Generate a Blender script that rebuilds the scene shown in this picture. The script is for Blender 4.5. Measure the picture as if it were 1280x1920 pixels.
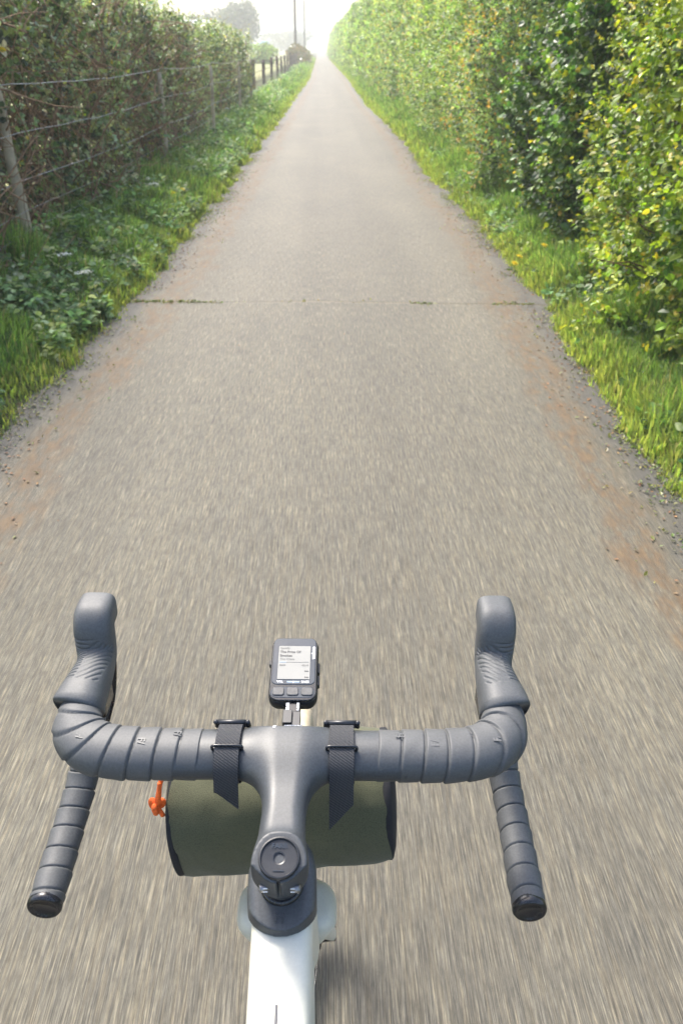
import bpy, math, random
import numpy as np
from mathutils import Vector, Matrix

for o in list(bpy.data.objects):
    bpy.data.objects.remove(o)
scene = bpy.context.scene
COL = scene.collection
rad = math.radians
rng = np.random.default_rng(7)
random.seed(7)

# ------------------------------------------------------------------ camera
PITCH, YAW, ROLL, EYE = 30.17, 1.57, 0.6, 1.56
cam_d = bpy.data.cameras.new('camera')
cam = bpy.data.objects.new('camera', cam_d)
COL.objects.link(cam)
cam.location = (0, 0, EYE)
cam.rotation_euler = (Matrix.Rotation(rad(-YAW), 3, 'Z') @ Matrix.Rotation(rad(90 - PITCH), 3, 'X') @ Matrix.Rotation(rad(ROLL), 3, 'Z')).to_euler()
cam_d.sensor_fit = 'VERTICAL'
cam_d.sensor_height = 36.0
cam_d.sensor_width = 24.0
cam_d.lens = 28.0
cam_d.clip_start = 0.02
cam_d.clip_end = 6000
cam_d.dof.use_dof = True
cam_d.dof.focus_distance = 0.80
cam_d.dof.aperture_fstop = 13.0
scene.camera = cam

# ------------------------------------------------------------------ sky and sun
SUN_EL, SUN_AZ = 50.0, -29.0            # azimuth from +Y, negative = to the left
world = bpy.data.worlds.new('World')
scene.world = world
world.use_nodes = True
wn = world.node_tree.nodes
wl = world.node_tree.links
bg = wn['Background']
sky = wn.new('ShaderNodeTexSky')
sky.sky_type = 'NISHITA'
sky.sun_disc = False
sky.sun_elevation = rad(SUN_EL)
sky.sun_rotation = rad(SUN_AZ)
sky.altitude = 50
sky.air_density = 1.0
sky.dust_density = 4.0
sky.ozone_density = 1.0
wl.new(sky.outputs[0], bg.inputs[0])
bg.inputs[1].default_value = 0.11
sun_d = bpy.data.lights.new('sun', 'SUN')
sun_d.energy = 1.5
sun_d.angle = rad(14)
sun_d.color = (1.0, 0.95, 0.86)
sun = bpy.data.objects.new('sun', sun_d)
COL.objects.link(sun)
sd = Vector((math.sin(rad(SUN_AZ)) * math.cos(rad(SUN_EL)), math.cos(rad(SUN_AZ)) * math.cos(rad(SUN_EL)), math.sin(rad(SUN_EL))))
sun.rotation_euler = sd.to_track_quat('Z', 'Y').to_euler()
sun.location = (-20, 40, 60)
vs = scene.view_settings
vs.view_transform = 'Standard'
vs.look = 'None'
vs.exposure = 2.1
vs.gamma = 1.0
vs.use_curve_mapping = False
scene.cycles.max_bounces = 8
scene.cycles.transparent_max_bounces = 8
scene.cycles.volume_bounces = 1
HAZE = 0.0025

# ------------------------------------------------------------------ helpers
def tag(o, label=None, cat=None, group=None, kind=None):
    if label: o['label'] = label
    if cat: o['category'] = cat
    if group: o['group'] = group
    if kind: o['kind'] = kind
    return o

def thing(name, label, cat, loc=(0, 0, 0), rz=0.0, group=None):
    o = bpy.data.objects.new(name, None)
    o.empty_display_size = 0.1
    COL.objects.link(o)
    o.location = loc
    o.rotation_euler = (0, 0, rz)
    return tag(o, label, cat, group)

def mesh_data(name, V, F, mat=None, smooth=True, cols=None):
    """F: one index array or a list of them (3 or 4 columns)."""
    if not isinstance(F, (list, tuple)):
        F = [F]
    F = [np.asarray(f, dtype=np.int32) for f in F if len(f)]
    V = np.asarray(V, dtype=np.float32)
    me = bpy.data.meshes.new(name)
    me.vertices.add(len(V))
    me.vertices.foreach_set('co', V.ravel())
    loops = np.concatenate([f.ravel() for f in F])
    tot = np.concatenate([np.full(len(f), f.shape[1], np.int32) for f in F])
    start = np.concatenate([[0], np.cumsum(tot)[:-1]]).astype(np.int32)
    me.loops.add(len(loops))
    me.loops.foreach_set('vertex_index', loops)
    me.polygons.add(len(tot))
    me.polygons.foreach_set('loop_start', start)
    me.polygons.foreach_set('loop_total', tot)
    me.polygons.foreach_set('use_smooth', np.full(len(tot), bool(smooth)))
    if cols is not None:
        a = me.color_attributes.new('tint', 'FLOAT_COLOR', 'POINT')
        c = np.ones((len(V), 4), np.float32)
        c[:, :3] = cols
        a.data.foreach_set('color', c.ravel())
    if mat: me.materials.append(mat)
    me.update(calc_edges=True)
    return me

def obj(name, me, parent=None, label=None):
    o = bpy.data.objects.new(name, me)
    COL.objects.link(o)
    if parent: o.parent = parent
    if label: o['label'] = label
    return o

def part(name, V, F, mat, parent=None, smooth=True, cols=None, label=None):
    return obj(name, mesh_data(name, V, F, mat, smooth, cols), parent, label)

def _hash(i, j, k, seed):
    h = (i * 374761393 + j * 668265263 + k * 2147483647 + seed * 1274126177) & 0xFFFFFFFF
    h = ((h ^ (h >> 13)) * 1274126177) & 0xFFFFFFFF
    h = h ^ (h >> 16)
    return (h & 0xFFFF) / 65535.0

def vnoise(x, y, z=0.0, seed=0):
    x, y, z = np.broadcast_arrays(np.asarray(x, float), np.asarray(y, float), np.asarray(z, float))
    xi, yi, zi = np.floor(x).astype(np.int64), np.floor(y).astype(np.int64), np.floor(z).astype(np.int64)
    fx, fy, fz = x - xi, y - yi, z - zi
    s = lambda t: t * t * (3 - 2 * t)
    fx, fy, fz = s(fx), s(fy), s(fz)
    r = 0
    for a in (0, 1):
        for b in (0, 1):
            for c in (0, 1):
                w = (fx if a else 1 - fx) * (fy if b else 1 - fy) * (fz if c else 1 - fz)
                r = r + w * _hash(xi + a, yi + b, zi + c, seed)
    return r

def fbm(x, y, z=0.0, seed=0, oct=3):
    r, a, t = 0, 1.0, 0
    for i in range(oct):
        r = r + a * vnoise(np.asarray(x) * 2 ** i, np.asarray(y) * 2 ** i, np.asarray(z) * 2 ** i, seed + i * 11)
        t += a
        a *= 0.5
    return r / t

def spline(P, n):
    """Catmull-Rom through P (rows), n samples, even arc length."""
    P = np.asarray(P, float)
    Q = np.vstack([2 * P[0] - P[1], P, 2 * P[-1] - P[-2]])
    out = []
    for i in range(1, len(Q) - 2):
        t = np.linspace(0, 1, 40, endpoint=False)[:, None]
        a, b, c, d = Q[i - 1], Q[i], Q[i + 1], Q[i + 2]
        out.append(0.5 * (2 * b + (c - a) * t + (2 * a - 5 * b + 4 * c - d) * t ** 2 + (3 * b - a - 3 * c + d) * t ** 3))
    out = np.vstack(out + [P[-1:]])
    k = min(3, out.shape[1])
    L = np.concatenate([[0], np.cumsum(np.linalg.norm(np.diff(out[:, :k], axis=0), axis=1))])
    s = np.linspace(0, L[-1], n)
    return np.stack([np.interp(s, L, out[:, j]) for j in range(out.shape[1])], 1), s

def frames(P, up=(0, 0, 1)):
    T = np.gradient(P, axis=0)
    T /= np.linalg.norm(T, axis=1)[:, None] + 1e-12
    u = np.asarray(up, float)
    U = np.zeros_like(P)
    for i in range(len(P)):
        u = u - T[i] * (u @ T[i])
        u /= np.linalg.norm(u) + 1e-12
        U[i] = u
    S = np.cross(T, U)
    return T, S, U

def grid_faces(n, m, wrap=True):
    i = np.arange(n - 1)[:, None]
    j = np.arange(m if wrap else m - 1)[None, :]
    a = i * m + j
    b = i * m + (j + 1) % m
    return np.stack([a, b, b + m, a + m], -1).reshape(-1, 4)

def sweep(P, W, Hh, sides=24, up=(0, 0, 1), power=2.0, caps=True, disp=None):
    """Superelliptic tube along P with half width W and half height Hh per row."""
    P = np.asarray(P, float)
    n = len(P)
    W = np.broadcast_to(W, (n,)).astype(float)
    Hh = np.broadcast_to(Hh, (n,)).astype(float)
    T, S, U = frames(P, up)
    th = np.linspace(0, 2 * np.pi, sides, endpoint=False)
    pw = np.broadcast_to(power, (n,))[:, None]
    cx = np.sign(np.cos(th))[None] * np.abs(np.cos(th))[None] ** (2 / pw)
    cy = np.sign(np.sin(th))[None] * np.abs(np.sin(th))[None] ** (2 / pw)
    d = 0 if disp is None else disp
    a = cx * (W[:, None] + d)
    b = cy * (Hh[:, None] + d)
    V = P[:, None, :] + a[..., None] * S[:, None, :] + b[..., None] * U[:, None, :]
    V = V.reshape(-1, 3)
    F = [grid_faces(n, sides)]
    if caps:
        V = np.vstack([V, P[:1], P[-1:]])
        c0, c1 = n * sides, n * sides + 1
        j = np.arange(sides)
        k = (j + 1) % sides
        F.append(np.stack([np.full(sides, c0), k, j], 1))
        e = (n - 1) * sides
        F.append(np.stack([np.full(sides, c1), e + j, e + k], 1))
    return V, F

def merge(parts):
    Vs, F3, F4, n = [], [], [], 0
    for V, F in parts:
        V = np.asarray(V)
        for f in (F if isinstance(F, (list, tuple)) else [F]):
            f = np.asarray(f)
            if len(f) == 0: continue
            (F3 if f.shape[1] == 3 else F4).append(f + n)
        Vs.append(V)
        n += len(V)
    out = []
    if F4: out.append(np.vstack(F4))
    if F3: out.append(np.vstack(F3))
    return np.vstack(Vs), out

def lathe(prof, sides=32, axis=(0, 0, 1), origin=(0, 0, 0)):
    """prof: rows (radius, height) turned about axis."""
    prof = np.asarray(prof, float)
    ax = np.asarray(axis, float); ax /= np.linalg.norm(ax)
    e = np.array([1.0, 0, 0]) if abs(ax[0]) < 0.9 else np.array([0, 1.0, 0])
    a = np.cross(ax, e); a /= np.linalg.norm(a)
    b = np.cross(ax, a)
    th = np.linspace(0, 2 * np.pi, sides, endpoint=False)
    ring = np.cos(th)[:, None] * a + np.sin(th)[:, None] * b
    V = np.asarray(origin) + prof[:, 0, None, None] * ring[None] + prof[:, 1, None, None] * ax
    return V.reshape(-1, 3), [grid_faces(len(prof), sides)]

def crisp(prof, sides=32, axis=(0, 0, 1), origin=(0, 0, 0)):
    """Lathe whose bands meet in sharp creases."""
    return merge([lathe(prof[i:i + 2], sides, axis, origin) for i in range(len(prof) - 1)])

def box(c, s, bev=0.0):
    c = np.asarray(c, float); s = np.asarray(s, float) / 2
    V = np.array([[x, y, z] for x in (-1, 1) for y in (-1, 1) for z in (-1, 1)], float) * s + c
    F = np.array([[0, 1, 3, 2], [4, 6, 7, 5], [0, 4, 5, 1], [2, 3, 7, 6], [0, 2, 6, 4], [1, 5, 7, 3]])
    return V, [F]

def rbox(c, s, r, n=8):
    """Box with rounded outline in xy and slightly softened top and bottom edges."""
    c = np.asarray(c, float); hx, hy, hz = np.asarray(s, float) / 2
    e = min(r * 0.5, hz * 0.6)
    def ring(ins, z):
        pts = []
        for qx, qy, a0 in ((1, 1, 0), (-1, 1, 90), (-1, -1, 180), (1, -1, 270)):
            for k in range(n + 1):
                a = rad(a0 + 90 * k / n)
                pts.append((qx * (hx - r) + (r - ins) * math.cos(a), qy * (hy - r) + (r - ins) * math.sin(a), z))
        return np.array(pts)
    rings = [ring(e, -hz), ring(e * .3, -hz + e * .3), ring(0, -hz + e), ring(0, hz - e), ring(e * .3, hz - e * .3), ring(e, hz)]
    m = len(rings[0])
    V = np.vstack(rings + [rings[0], rings[5], np.array([[0, 0, -hz], [0, 0, hz]])]) + c
    j = np.arange(m); k = (j + 1) % m
    b0, b1 = 8 * m, 8 * m + 1
    return V, [grid_faces(6, m), np.stack([np.full(m, b0), 6 * m + k, 6 * m + j], 1), np.stack([np.full(m, b1), 7 * m + j, 7 * m + k], 1)]

def tubes(lst, sides=5):
    return merge([sweep(P, np.linspace(r0, r1, len(P)), np.linspace(r0, r1, len(P)), sides, up=(0.31, 0.17, 0.93), caps=False) for P, r0, r1 in lst])

def surface_nets(f, lo, hi, h):
    lo = np.asarray(lo, float); hi = np.asarray(hi, float)
    n = np.ceil((hi - lo) / h).astype(int) + 1
    ax = [lo[i] + h * np.arange(n[i]) for i in range(3)]
    X, Y, Z = np.meshgrid(*ax, indexing='ij')
    D = f(X, Y, Z)
    c = D.shape
    s0 = tuple(k - 1 for k in c)
    acc = np.zeros(s0 + (3,)); cnt = np.zeros(s0)
    offs = [(a, b, d) for a in (0, 1) for b in (0, 1) for d in (0, 1)]
    def sub(o): return D[o[0]:c[0] - 1 + o[0], o[1]:c[1] - 1 + o[1], o[2]:c[2] - 1 + o[2]]
    for o in offs:
        for a in range(3):
            if o[a]: continue
            p = list(o); p[a] = 1
            d0, d1 = sub(o), sub(p)
            m = (d0 < 0) != (d1 < 0)
            t = np.where(m, d0 / np.where(m, d0 - d1, 1), 0)
            for k in range(3):
                acc[..., k] += np.where(m, o[k] + (t if k == a else 0), 0)
            cnt += m
    act = cnt > 0
    idx = -np.ones(s0, int)
    idx[act] = np.arange(act.sum())
    base = np.stack(np.meshgrid(*[np.arange(k) for k in s0], indexing='ij'), -1)[act]
    V = lo + h * (base + acc[act] / cnt[act][:, None])
    Q = []
    for a in range(3):
        b, d = (a + 1) % 3, (a + 2) % 3
        sl0 = [slice(None)] * 3; sl1 = [slice(None)] * 3
        sl0[a] = slice(0, -1); sl1[a] = slice(1, None)
        s_ = (D[tuple(sl0)] < 0); e_ = (D[tuple(sl1)] < 0)
        m = s_ != e_
        i = np.argwhere(m)
        ok = (i[:, b] > 0) & (i[:, d] > 0) & (i[:, b] < c[b] - 1) & (i[:, d] < c[d] - 1)
        i = i[ok]
        def at(db, dd):
            j = i.copy(); j[:, b] += db; j[:, d] += dd
            return idx[j[:, 0], j[:, 1], j[:, 2]]
        q = np.stack([at(-1, -1), at(0, -1), at(0, 0), at(-1, 0)], 1)
        flip = ~s_[tuple(i.T)]
        q[flip] = q[flip][:, ::-1]
        Q.append(q)
    Q = np.vstack(Q)
    return V, [Q[(Q >= 0).all(1)]]

def smin(a, b, k):
    h = np.clip(0.5 + 0.5 * (b - a) / k, 0, 1)
    return b * (1 - h) + a * h - k * h * (1 - h)

def text_mesh(body, size, depth, mat, bold=False, align='CENTER'):
    cu = bpy.data.curves.new('lettering', 'FONT')
    cu.body = body
    cu.size = size
    cu.extrude = depth
    cu.align_x = align
    cu.align_y = 'CENTER'
    if bold: cu.offset = size * 0.025
    cu.resolution_u = 3
    o = bpy.data.objects.new('lettering', cu)
    COL.objects.link(o)
    bpy.context.view_layer.update()
    me = bpy.data.meshes.new_from_object(o.evaluated_get(bpy.context.evaluated_depsgraph_get()))
    bpy.data.objects.remove(o)
    me.materials.clear()
    me.materials.append(mat)
    return me

def text_part(name, body, size, depth, mat, M, parent, bold=False, align='CENTER'):
    me = text_mesh(body, size, depth, mat, bold, align)
    me.transform(M)
    return obj(name, me, parent)

# ------------------------------------------------------------------ materials
class NT:
    def __init__(s, name):
        s.m = bpy.data.materials.new(name); s.m.use_nodes = True
        s.t = s.m.node_tree; s.n = s.t.nodes; s.l = s.t.links
        s.p = s.n['Principled BSDF']
    def new(s, typ, **kw):
        n = s.n.new(typ)
        for k, v in kw.items(): setattr(n, k, v)
        return n
    def link(s, a, b): s.l.new(a, b)
    def noise(s, vec, scale, detail=4, rough=0.55):
        n = s.new('ShaderNodeTexNoise'); n.inputs['Scale'].default_value = scale
        n.inputs['Detail'].default_value = detail; n.inputs['Roughness'].default_value = rough
        if vec is not None: s.link(vec, n.inputs['Vector'])
        return n.outputs['Fac']
    def mapping(s, vec, scale=(1, 1, 1), rot=(0, 0, 0)):
        m = s.new('ShaderNodeMapping'); m.inputs['Scale'].default_value = scale; m.inputs['Rotation'].default_value = rot
        s.link(vec, m.inputs['Vector']); return m.outputs[0]
    def coord(s, kind='Object'):
        return s.new('ShaderNodeTexCoord').outputs[kind]
    def ramp(s, fac, stops):
        r = s.new('ShaderNodeValToRGB'); e = r.color_ramp.elements
        while len(e) < len(stops): e.new(0.5)
        for i, (p, c) in enumerate(stops):
            e[i].position = p; e[i].color = (*c, 1) if len(c) == 3 else c
        s.link(fac, r.inputs[0]); return r.outputs[0]
    def mix(s, fac, a, b, mode='MIX'):
        m = s.new('ShaderNodeMix', data_type='RGBA', blend_type=mode)
        for v, i in ((fac, 0), (a, 6), (b, 7)):
            if hasattr(v, 'links'): s.link(v, m.inputs[i])
            else: m.inputs[i].default_value = v if i == 0 else (*v, 1)
        return m.outputs[2]
    def math(s, op, a, b=None, clamp=False):
        m = s.new('ShaderNodeMath', operation=op); m.use_clamp = clamp
        for v, i in ((a, 0), (b, 1)):
            if v is None: continue
            if hasattr(v, 'links'): s.link(v, m.inputs[i])
            else: m.inputs[i].default_value = v
        return m.outputs[0]
    def bump(s, h, dist=0.001, strength=0.5):
        b = s.new('ShaderNodeBump'); b.inputs['Distance'].default_value = dist; b.inputs['Strength'].default_value = strength
        s.link(h, b.inputs['Height']); s.link(b.outputs[0], s.p.inputs['Normal'])
    def base(s, c):
        if hasattr(c, 'links'): s.link(c, s.p.inputs['Base Color'])
        else: s.p.inputs['Base Color'].default_value = (*c, 1)
    def set(s, **kw):
        for k, v in kw.items(): s.p.inputs[k.replace('_', ' ')].default_value = v
        return s

def plain(name, col, rough=0.5, metal=0.0, var=0.12, scale=40, bump=0.0, bdist=0.0006, spec=0.5):
    t = NT(name)
    co = t.coord()
    n = t.noise(co, scale, 5)
    d = tuple(c * (1 - var) for c in col); u = tuple(min(1, c * (1 + var)) for c in col)
    t.base(t.ramp(n, [(0.3, d), (0.7, u)]))
    t.set(Roughness=rough, Metallic=metal)
    t.p.inputs['Specular IOR Level'].default_value = spec
    r = t.noise(co, scale * 3, 3)
    t.link(t.math('ADD', t.math('MULTIPLY', r, 0.16), rough - 0.08), t.p.inputs['Roughness'])
    if bump: t.bump(t.noise(co, scale * 12, 3), bdist, bump)
    return t.m

def leaf_mat(name, rough=0.42, trans=0.35):
    t = NT(name)
    a = t.new('ShaderNodeAttribute', attribute_name='tint')
    n = t.noise(t.coord(), 60, 2)
    c = t.mix(0.35, a.outputs['Color'], t.ramp(n, [(0.3, (0.55, 0.55, 0.55)), (0.75, (1.3, 1.3, 1.3))]), 'MULTIPLY')
    t.base(c)
    t.set(Roughness=rough)
    tr = t.new('ShaderNodeBsdfTranslucent')
    t.link(t.mix(1.0, c, (1.25, 1.3, 0.75), 'MULTIPLY'), tr.inputs[0])
    mx = t.new('ShaderNodeMixShader'); mx.inputs[0].default_value = trans
    t.link(t.p.outputs[0], mx.inputs[1]); t.link(tr.outputs[0], mx.inputs[2])
    t.link(mx.outputs[0], t.n['Material Output'].inputs['Surface'])
    return t.m

M = {}
M['leaf'] = leaf_mat('leaf_surface', 0.42, 0.38)
M['leaf_dull'] = leaf_mat('leaf_dull', 0.40, 0.3)
M['weed'] = leaf_mat('weed_leaf', 0.65, 0.4)
M['grass'] = leaf_mat('grass_blade', 0.55, 0.5)
M['petal'] = plain('dandelion_petal', (0.85, 0.70, 0.03), 0.6)
M['white_petal'] = plain('white_petal', (0.8, 0.8, 0.75), 0.6)
M['stalk'] = plain('green_stalk', (0.10, 0.16, 0.04), 0.5)
M['bark'] = plain('brown_bark', (0.13, 0.08, 0.05), 0.85, var=0.5, scale=14, bump=0.6, bdist=0.004, spec=0.2)
M['twig'] = plain('twig_bark', (0.27, 0.17, 0.10), 0.85, var=0.5, scale=14, spec=0.2)
M['black_fabric'] = plain('black_fabric', (0.012, 0.013, 0.017), 0.9, scale=200, bump=0.5)
M['post'] = plain('weathered_post', (0.46, 0.39, 0.28), 0.9, var=0.35, scale=9, bump=0.6, bdist=0.003, spec=0.2)
M['old_post'] = plain('dark_post', (0.13, 0.10, 0.08), 0.9, var=0.35, scale=9, bump=0.6, bdist=0.003, spec=0.2)
M['pole'] = plain('pole_wood', (0.12, 0.10, 0.09), 0.9, var=0.3, scale=5, spec=0.2)
M['wire'] = plain('galvanised_wire', (0.32, 0.32, 0.33), 0.45, 0.7)
M['litter'] = leaf_mat('dead_leaf', 0.7, 0.1)

def asphalt():
    t = NT('worn_asphalt')
    co = t.coord()
    grain = t.mapping(co, (480, 8, 1))
    v = t.new('ShaderNodeTexNoise'); v.inputs['Scale'].default_value = 1.0; v.inputs['Detail'].default_value = 3
    v.inputs['Roughness'].default_value = 0.7
    t.link(grain, v.inputs['Vector'])
    fine = t.mapping(co, (1000, 18, 1))
    w = t.new('ShaderNodeTexNoise'); w.inputs['Scale'].default_value = 1.0; w.inputs['Detail'].default_value = 2
    t.link(fine, w.inputs['Vector'])
    vo = t.new('ShaderNodeTexVoronoi'); vo.inputs['Scale'].default_value = 1.0
    t.link(t.mapping(co, (230, 10, 1)), vo.inputs['Vector'])
    stone = t.new('ShaderNodeSeparateColor'); t.link(vo.outputs['Color'], stone.inputs[0])
    c = t.ramp(v.outputs['Fac'], [(0.30, (0.034, 0.032, 0.026)), (0.5, (0.092, 0.087, 0.069)), (0.72, (0.220, 0.207, 0.163))])
    c2 = t.ramp(w.outputs['Fac'], [(0.32, (0.45, 0.44, 0.43)), (0.68, (1.45, 1.42, 1.36))])
    c = t.mix(0.75, c, c2, 'MULTIPLY')
    tint = t.ramp(stone.outputs[0], [(0.0, (0.78, 0.80, 0.86)), (0.55, (1.0, 0.98, 0.95)), (0.86, (1.15, 1.04, 0.88)), (1.0, (1.6, 1.56, 1.45))])
    c = t.mix(0.55, c, tint, 'MULTIPLY')
    big = t.noise(t.mapping(co, (1.1, 0.45, 1)), 1.0, 5, 0.6)
    c = t.mix(0.8, c, t.ramp(big, [(0.3, (0.8, 0.8, 0.82)), (0.7, (1.16, 1.15, 1.12))]), 'MULTIPLY')
    mid = t.noise(t.mapping(co, (85, 4, 1)), 1.0, 5, 0.7)
    c = t.mix(0.5, c, t.ramp(mid, [(0.3, (0.68, 0.68, 0.70)), (0.5, (1.0, 1.0, 1.0)), (0.72, (1.3, 1.28, 1.22))]), 'MULTIPLY')
    mot = t.noise(t.mapping(co, (95, 30, 1)), 1.0, 4, 0.75)
    c = t.mix(0.6, c, t.ramp(mot, [(0.32, (0.62, 0.61, 0.60)), (0.5, (1.0, 1.0, 0.99)), (0.70, (1.42, 1.38, 1.28))]), 'MULTIPLY')
    trk = t.noise(t.mapping(co, (1.7, 0.04, 1)), 1.0, 3, 0.5)
    c = t.mix(0.7, c, t.ramp(trk, [(0.35, (0.80, 0.79, 0.78)), (0.65, (1.16, 1.16, 1.15))]), 'MULTIPLY')
    # brown moss and leaf dust gathered along both edges, bare bitumen at the very rim
    at = t.new('ShaderNodeAttribute', attribute_name='tint')
    sep = t.new('ShaderNodeSeparateColor'); t.link(at.outputs['Color'], sep.inputs[0])
    n1 = t.noise(t.mapping(co, (5.0, 2.2, 1)), 1.0, 6, 0.65)
    n2 = t.noise(t.mapping(co, (34, 9, 1)), 1.0, 4, 0.65)
    dust = t.math('MULTIPLY', sep.outputs[0], t.math('ADD', n1, 0.12))
    n4 = t.noise(t.mapping(co, (11, 4.5, 1)), 1.0, 5, 0.7)
    dust = t.math('MULTIPLY', t.math('SUBTRACT', dust, 0.30), 4.0, True)
    dust = t.math('MULTIPLY', dust, t.math('MULTIPLY', t.math('SUBTRACT', t.math('ADD', t.math('MULTIPLY', n4, 0.7), t.math('MULTIPLY', n2, 0.3)), 0.42), 7.0, True))
    brown = t.ramp(n2, [(0.3, (0.05, 0.030, 0.014)), (0.6, (0.122, 0.073, 0.032)), (0.8, (0.18, 0.13, 0.065))])
    jn = t.math('MULTIPLY', sep.outputs[2], t.math('ADD', n2, 0.25), True)
    rim = t.math('MULTIPLY', t.math('SUBTRACT', t.math('MULTIPLY', sep.outputs[1], t.math('ADD', n1, 0.5)), 0.35), 2.5, True)
    c = t.mix(t.math('MULTIPLY', rim, 0.75), c, t.ramp(n2, [(0.3, (0.022, 0.022, 0.022)), (0.7, (0.075, 0.073, 0.070))]))
    c = t.mix(t.math('MULTIPLY', dust, 0.8), c, brown)
    jc = t.ramp(t.noise(t.mapping(co, (1.3, 0.1, 1)), 1.0, 2), [(0.42, (0.17, 0.14, 0.085)), (0.66, (0.065, 0.06, 0.05))])
    c = t.mix(t.math('MULTIPLY', jn, 0.75), c, jc)
    t.base(c)
    t.set(Roughness=0.72)
    t.p.inputs['Specular IOR Level'].default_value = 0.45
    t.bump(t.math('ADD', v.outputs['Fac'], t.math('MULTIPLY', w.outputs['Fac'], 0.5)), 0.004, 0.5)
    return t.m
M['asphalt'] = asphalt()

def ground_mat():
    t = NT('soil_and_turf')
    co = t.coord()
    n = t.noise(co, 3.0, 6, 0.65)
    n2 = t.noise(co, 40.0, 4, 0.6)
    c = t.ramp(n, [(0.3, (0.035, 0.05, 0.018)), (0.55, (0.06, 0.085, 0.025)), (0.75, (0.10, 0.12, 0.04))])
    c = t.mix(t.ramp(n2, [(0.45, (0, 0, 0)), (0.65, (1, 1, 1))]), c, (0.075, 0.055, 0.035))
    at = t.new('ShaderNodeAttribute', attribute_name='tint')
    sep = t.new('ShaderNodeSeparateColor'); t.link(at.outputs['Color'], sep.inputs[0])
    n3 = t.noise(t.mapping(co, (0.05, 0.02, 1)), 1.0, 4)
    straw = t.ramp(n3, [(0.35, (0.30, 0.27, 0.14)), (0.65, (0.20, 0.24, 0.09))])
    c = t.mix(sep.outputs[0], c, straw)
    t.base(c)
    t.set(Roughness=0.95)
    t.p.inputs['Specular IOR Level'].default_value = 0.15
    t.bump(n2, 0.02, 0.6)
    return t.m
M['ground'] = ground_mat()

def webbing():
    t = NT('black_webbing')
    co = t.coord('UV') if False else t.coord()
    a = t.new('ShaderNodeTexWave', wave_type='BANDS', bands_direction='X'); a.inputs['Scale'].default_value = 260
    b = t.new('ShaderNodeTexWave', wave_type='BANDS', bands_direction='DIAGONAL'); b.inputs['Scale'].default_value = 170
    t.link(co, a.inputs['Vector']); t.link(co, b.inputs['Vector'])
    h = t.math('MULTIPLY', a.outputs['Fac'], b.outputs['Fac'])
    t.base(t.ramp(h, [(0.05, (0.022, 0.023, 0.026)), (0.6, (0.055, 0.057, 0.063))]))
    t.set(Roughness=0.75)
    t.bump(h, 0.0008, 0.8)
    return t.m
M['webbing'] = webbing()

def canvas():
    t = NT('olive_canvas')
    co = t.coord()
    vo = t.new('ShaderNodeTexVoronoi'); vo.inputs['Scale'].default_value = 1100; vo.inputs['Randomness'].default_value = 0.75
    t.link(co, vo.inputs['Vector'])
    h = t.math('SUBTRACT', 0.75, t.math('MULTIPLY', vo.outputs['Distance'], 0.9), True)
    c = t.ramp(h, [(0.02, (0.044, 0.046, 0.022)), (0.35, (0.074, 0.077, 0.038)), (0.9, (0.105, 0.107, 0.056))])
    n = t.noise(co, 26, 5, 0.6)
    c = t.mix(0.25, c, t.ramp(n, [(0.3, (0.8, 0.82, 0.8)), (0.72, (1.15, 1.12, 1.1))]), 'MULTIPLY')
    t.base(c)
    t.set(Roughness=0.85)
    t.p.inputs['Sheen Weight'].default_value = 0.15
    t.bump(h, 0.0008, 0.35)
    return t.m
M['canvas'] = canvas()

def satin(name, col, rough, coat=0.0, speck=0.25):
    t = NT(name)
    co = t.coord()
    n = t.noise(co, 500, 3)
    n2 = t.noise(co, 22, 5, 0.65)
    t.base(t.mix(0.6, t.ramp(n, [(0.3, tuple(c * (1 - speck) for c in col)), (0.7, tuple(c * (1 + speck) for c in col))]),
                 t.ramp(n2, [(0.3, (0.85, 0.85, 0.85)), (0.7, (1.12, 1.12, 1.12))]), 'MULTIPLY'))
    t.link(t.math('ADD', t.math('MULTIPLY', n2, 0.2), rough - 0.1), t.p.inputs['Roughness'])
    t.p.inputs['Coat Weight'].default_value = coat
    t.p.inputs['Coat Roughness'].default_value = 0.25
    t.bump(n, 0.0002, 0.25)
    return t.m
M['carbon'] = satin('satin_graphite', (0.040, 0.045, 0.050), 0.46)
M['gloss_black'] = satin('gloss_black', (0.012, 0.013, 0.016), 0.25)
M['tape'] = satin('rubber_tape', (0.068, 0.071, 0.073), 0.6, speck=0.16)
M['tape_mark'] = satin('tape_emboss', (0.078, 0.081, 0.083), 0.5)
M['hood'] = satin('hood_rubber', (0.066, 0.070, 0.073), 0.58, speck=0.18)
M['cream'] = satin('cream_paint', (0.54, 0.525, 0.44), 0.38, 0.15, speck=0.03)
M['dark_line'] = plain('stripe_paint', (0.08, 0.08, 0.085), 0.4)
M['plastic'] = satin('black_plastic', (0.014, 0.016, 0.020), 0.38)
M['button'] = satin('button_rubber', (0.075, 0.075, 0.075), 0.55)
M['bezel'] = satin('bezel_glass', (0.035, 0.045, 0.058), 0.22, speck=0.05)
M['lcd'] = plain('lcd_paper', (0.29, 0.285, 0.26), 0.6, spec=0.15, var=0.03)
M['ink'] = plain('lcd_ink', (0.04, 0.04, 0.04), 0.6)
M['ink_pale'] = plain('lcd_ink_pale', (0.12, 0.118, 0.11), 0.6)
M['ink_blue'] = plain('lcd_ink_blue', (0.20, 0.28, 0.36), 0.5)
M['print_white'] = plain('white_print', (0.75, 0.75, 0.75), 0.5)
M['steel'] = plain('dark_steel', (0.25, 0.25, 0.26), 0.35, 0.9)
M['orange_cord'] = plain('orange_cord', (0.85, 0.13, 0.012), 0.6, var=0.25, scale=400, bump=0.8)
M['tyre'] = plain('tyre_rubber', (0.025, 0.025, 0.026), 0.8, bump=0.5)
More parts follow.
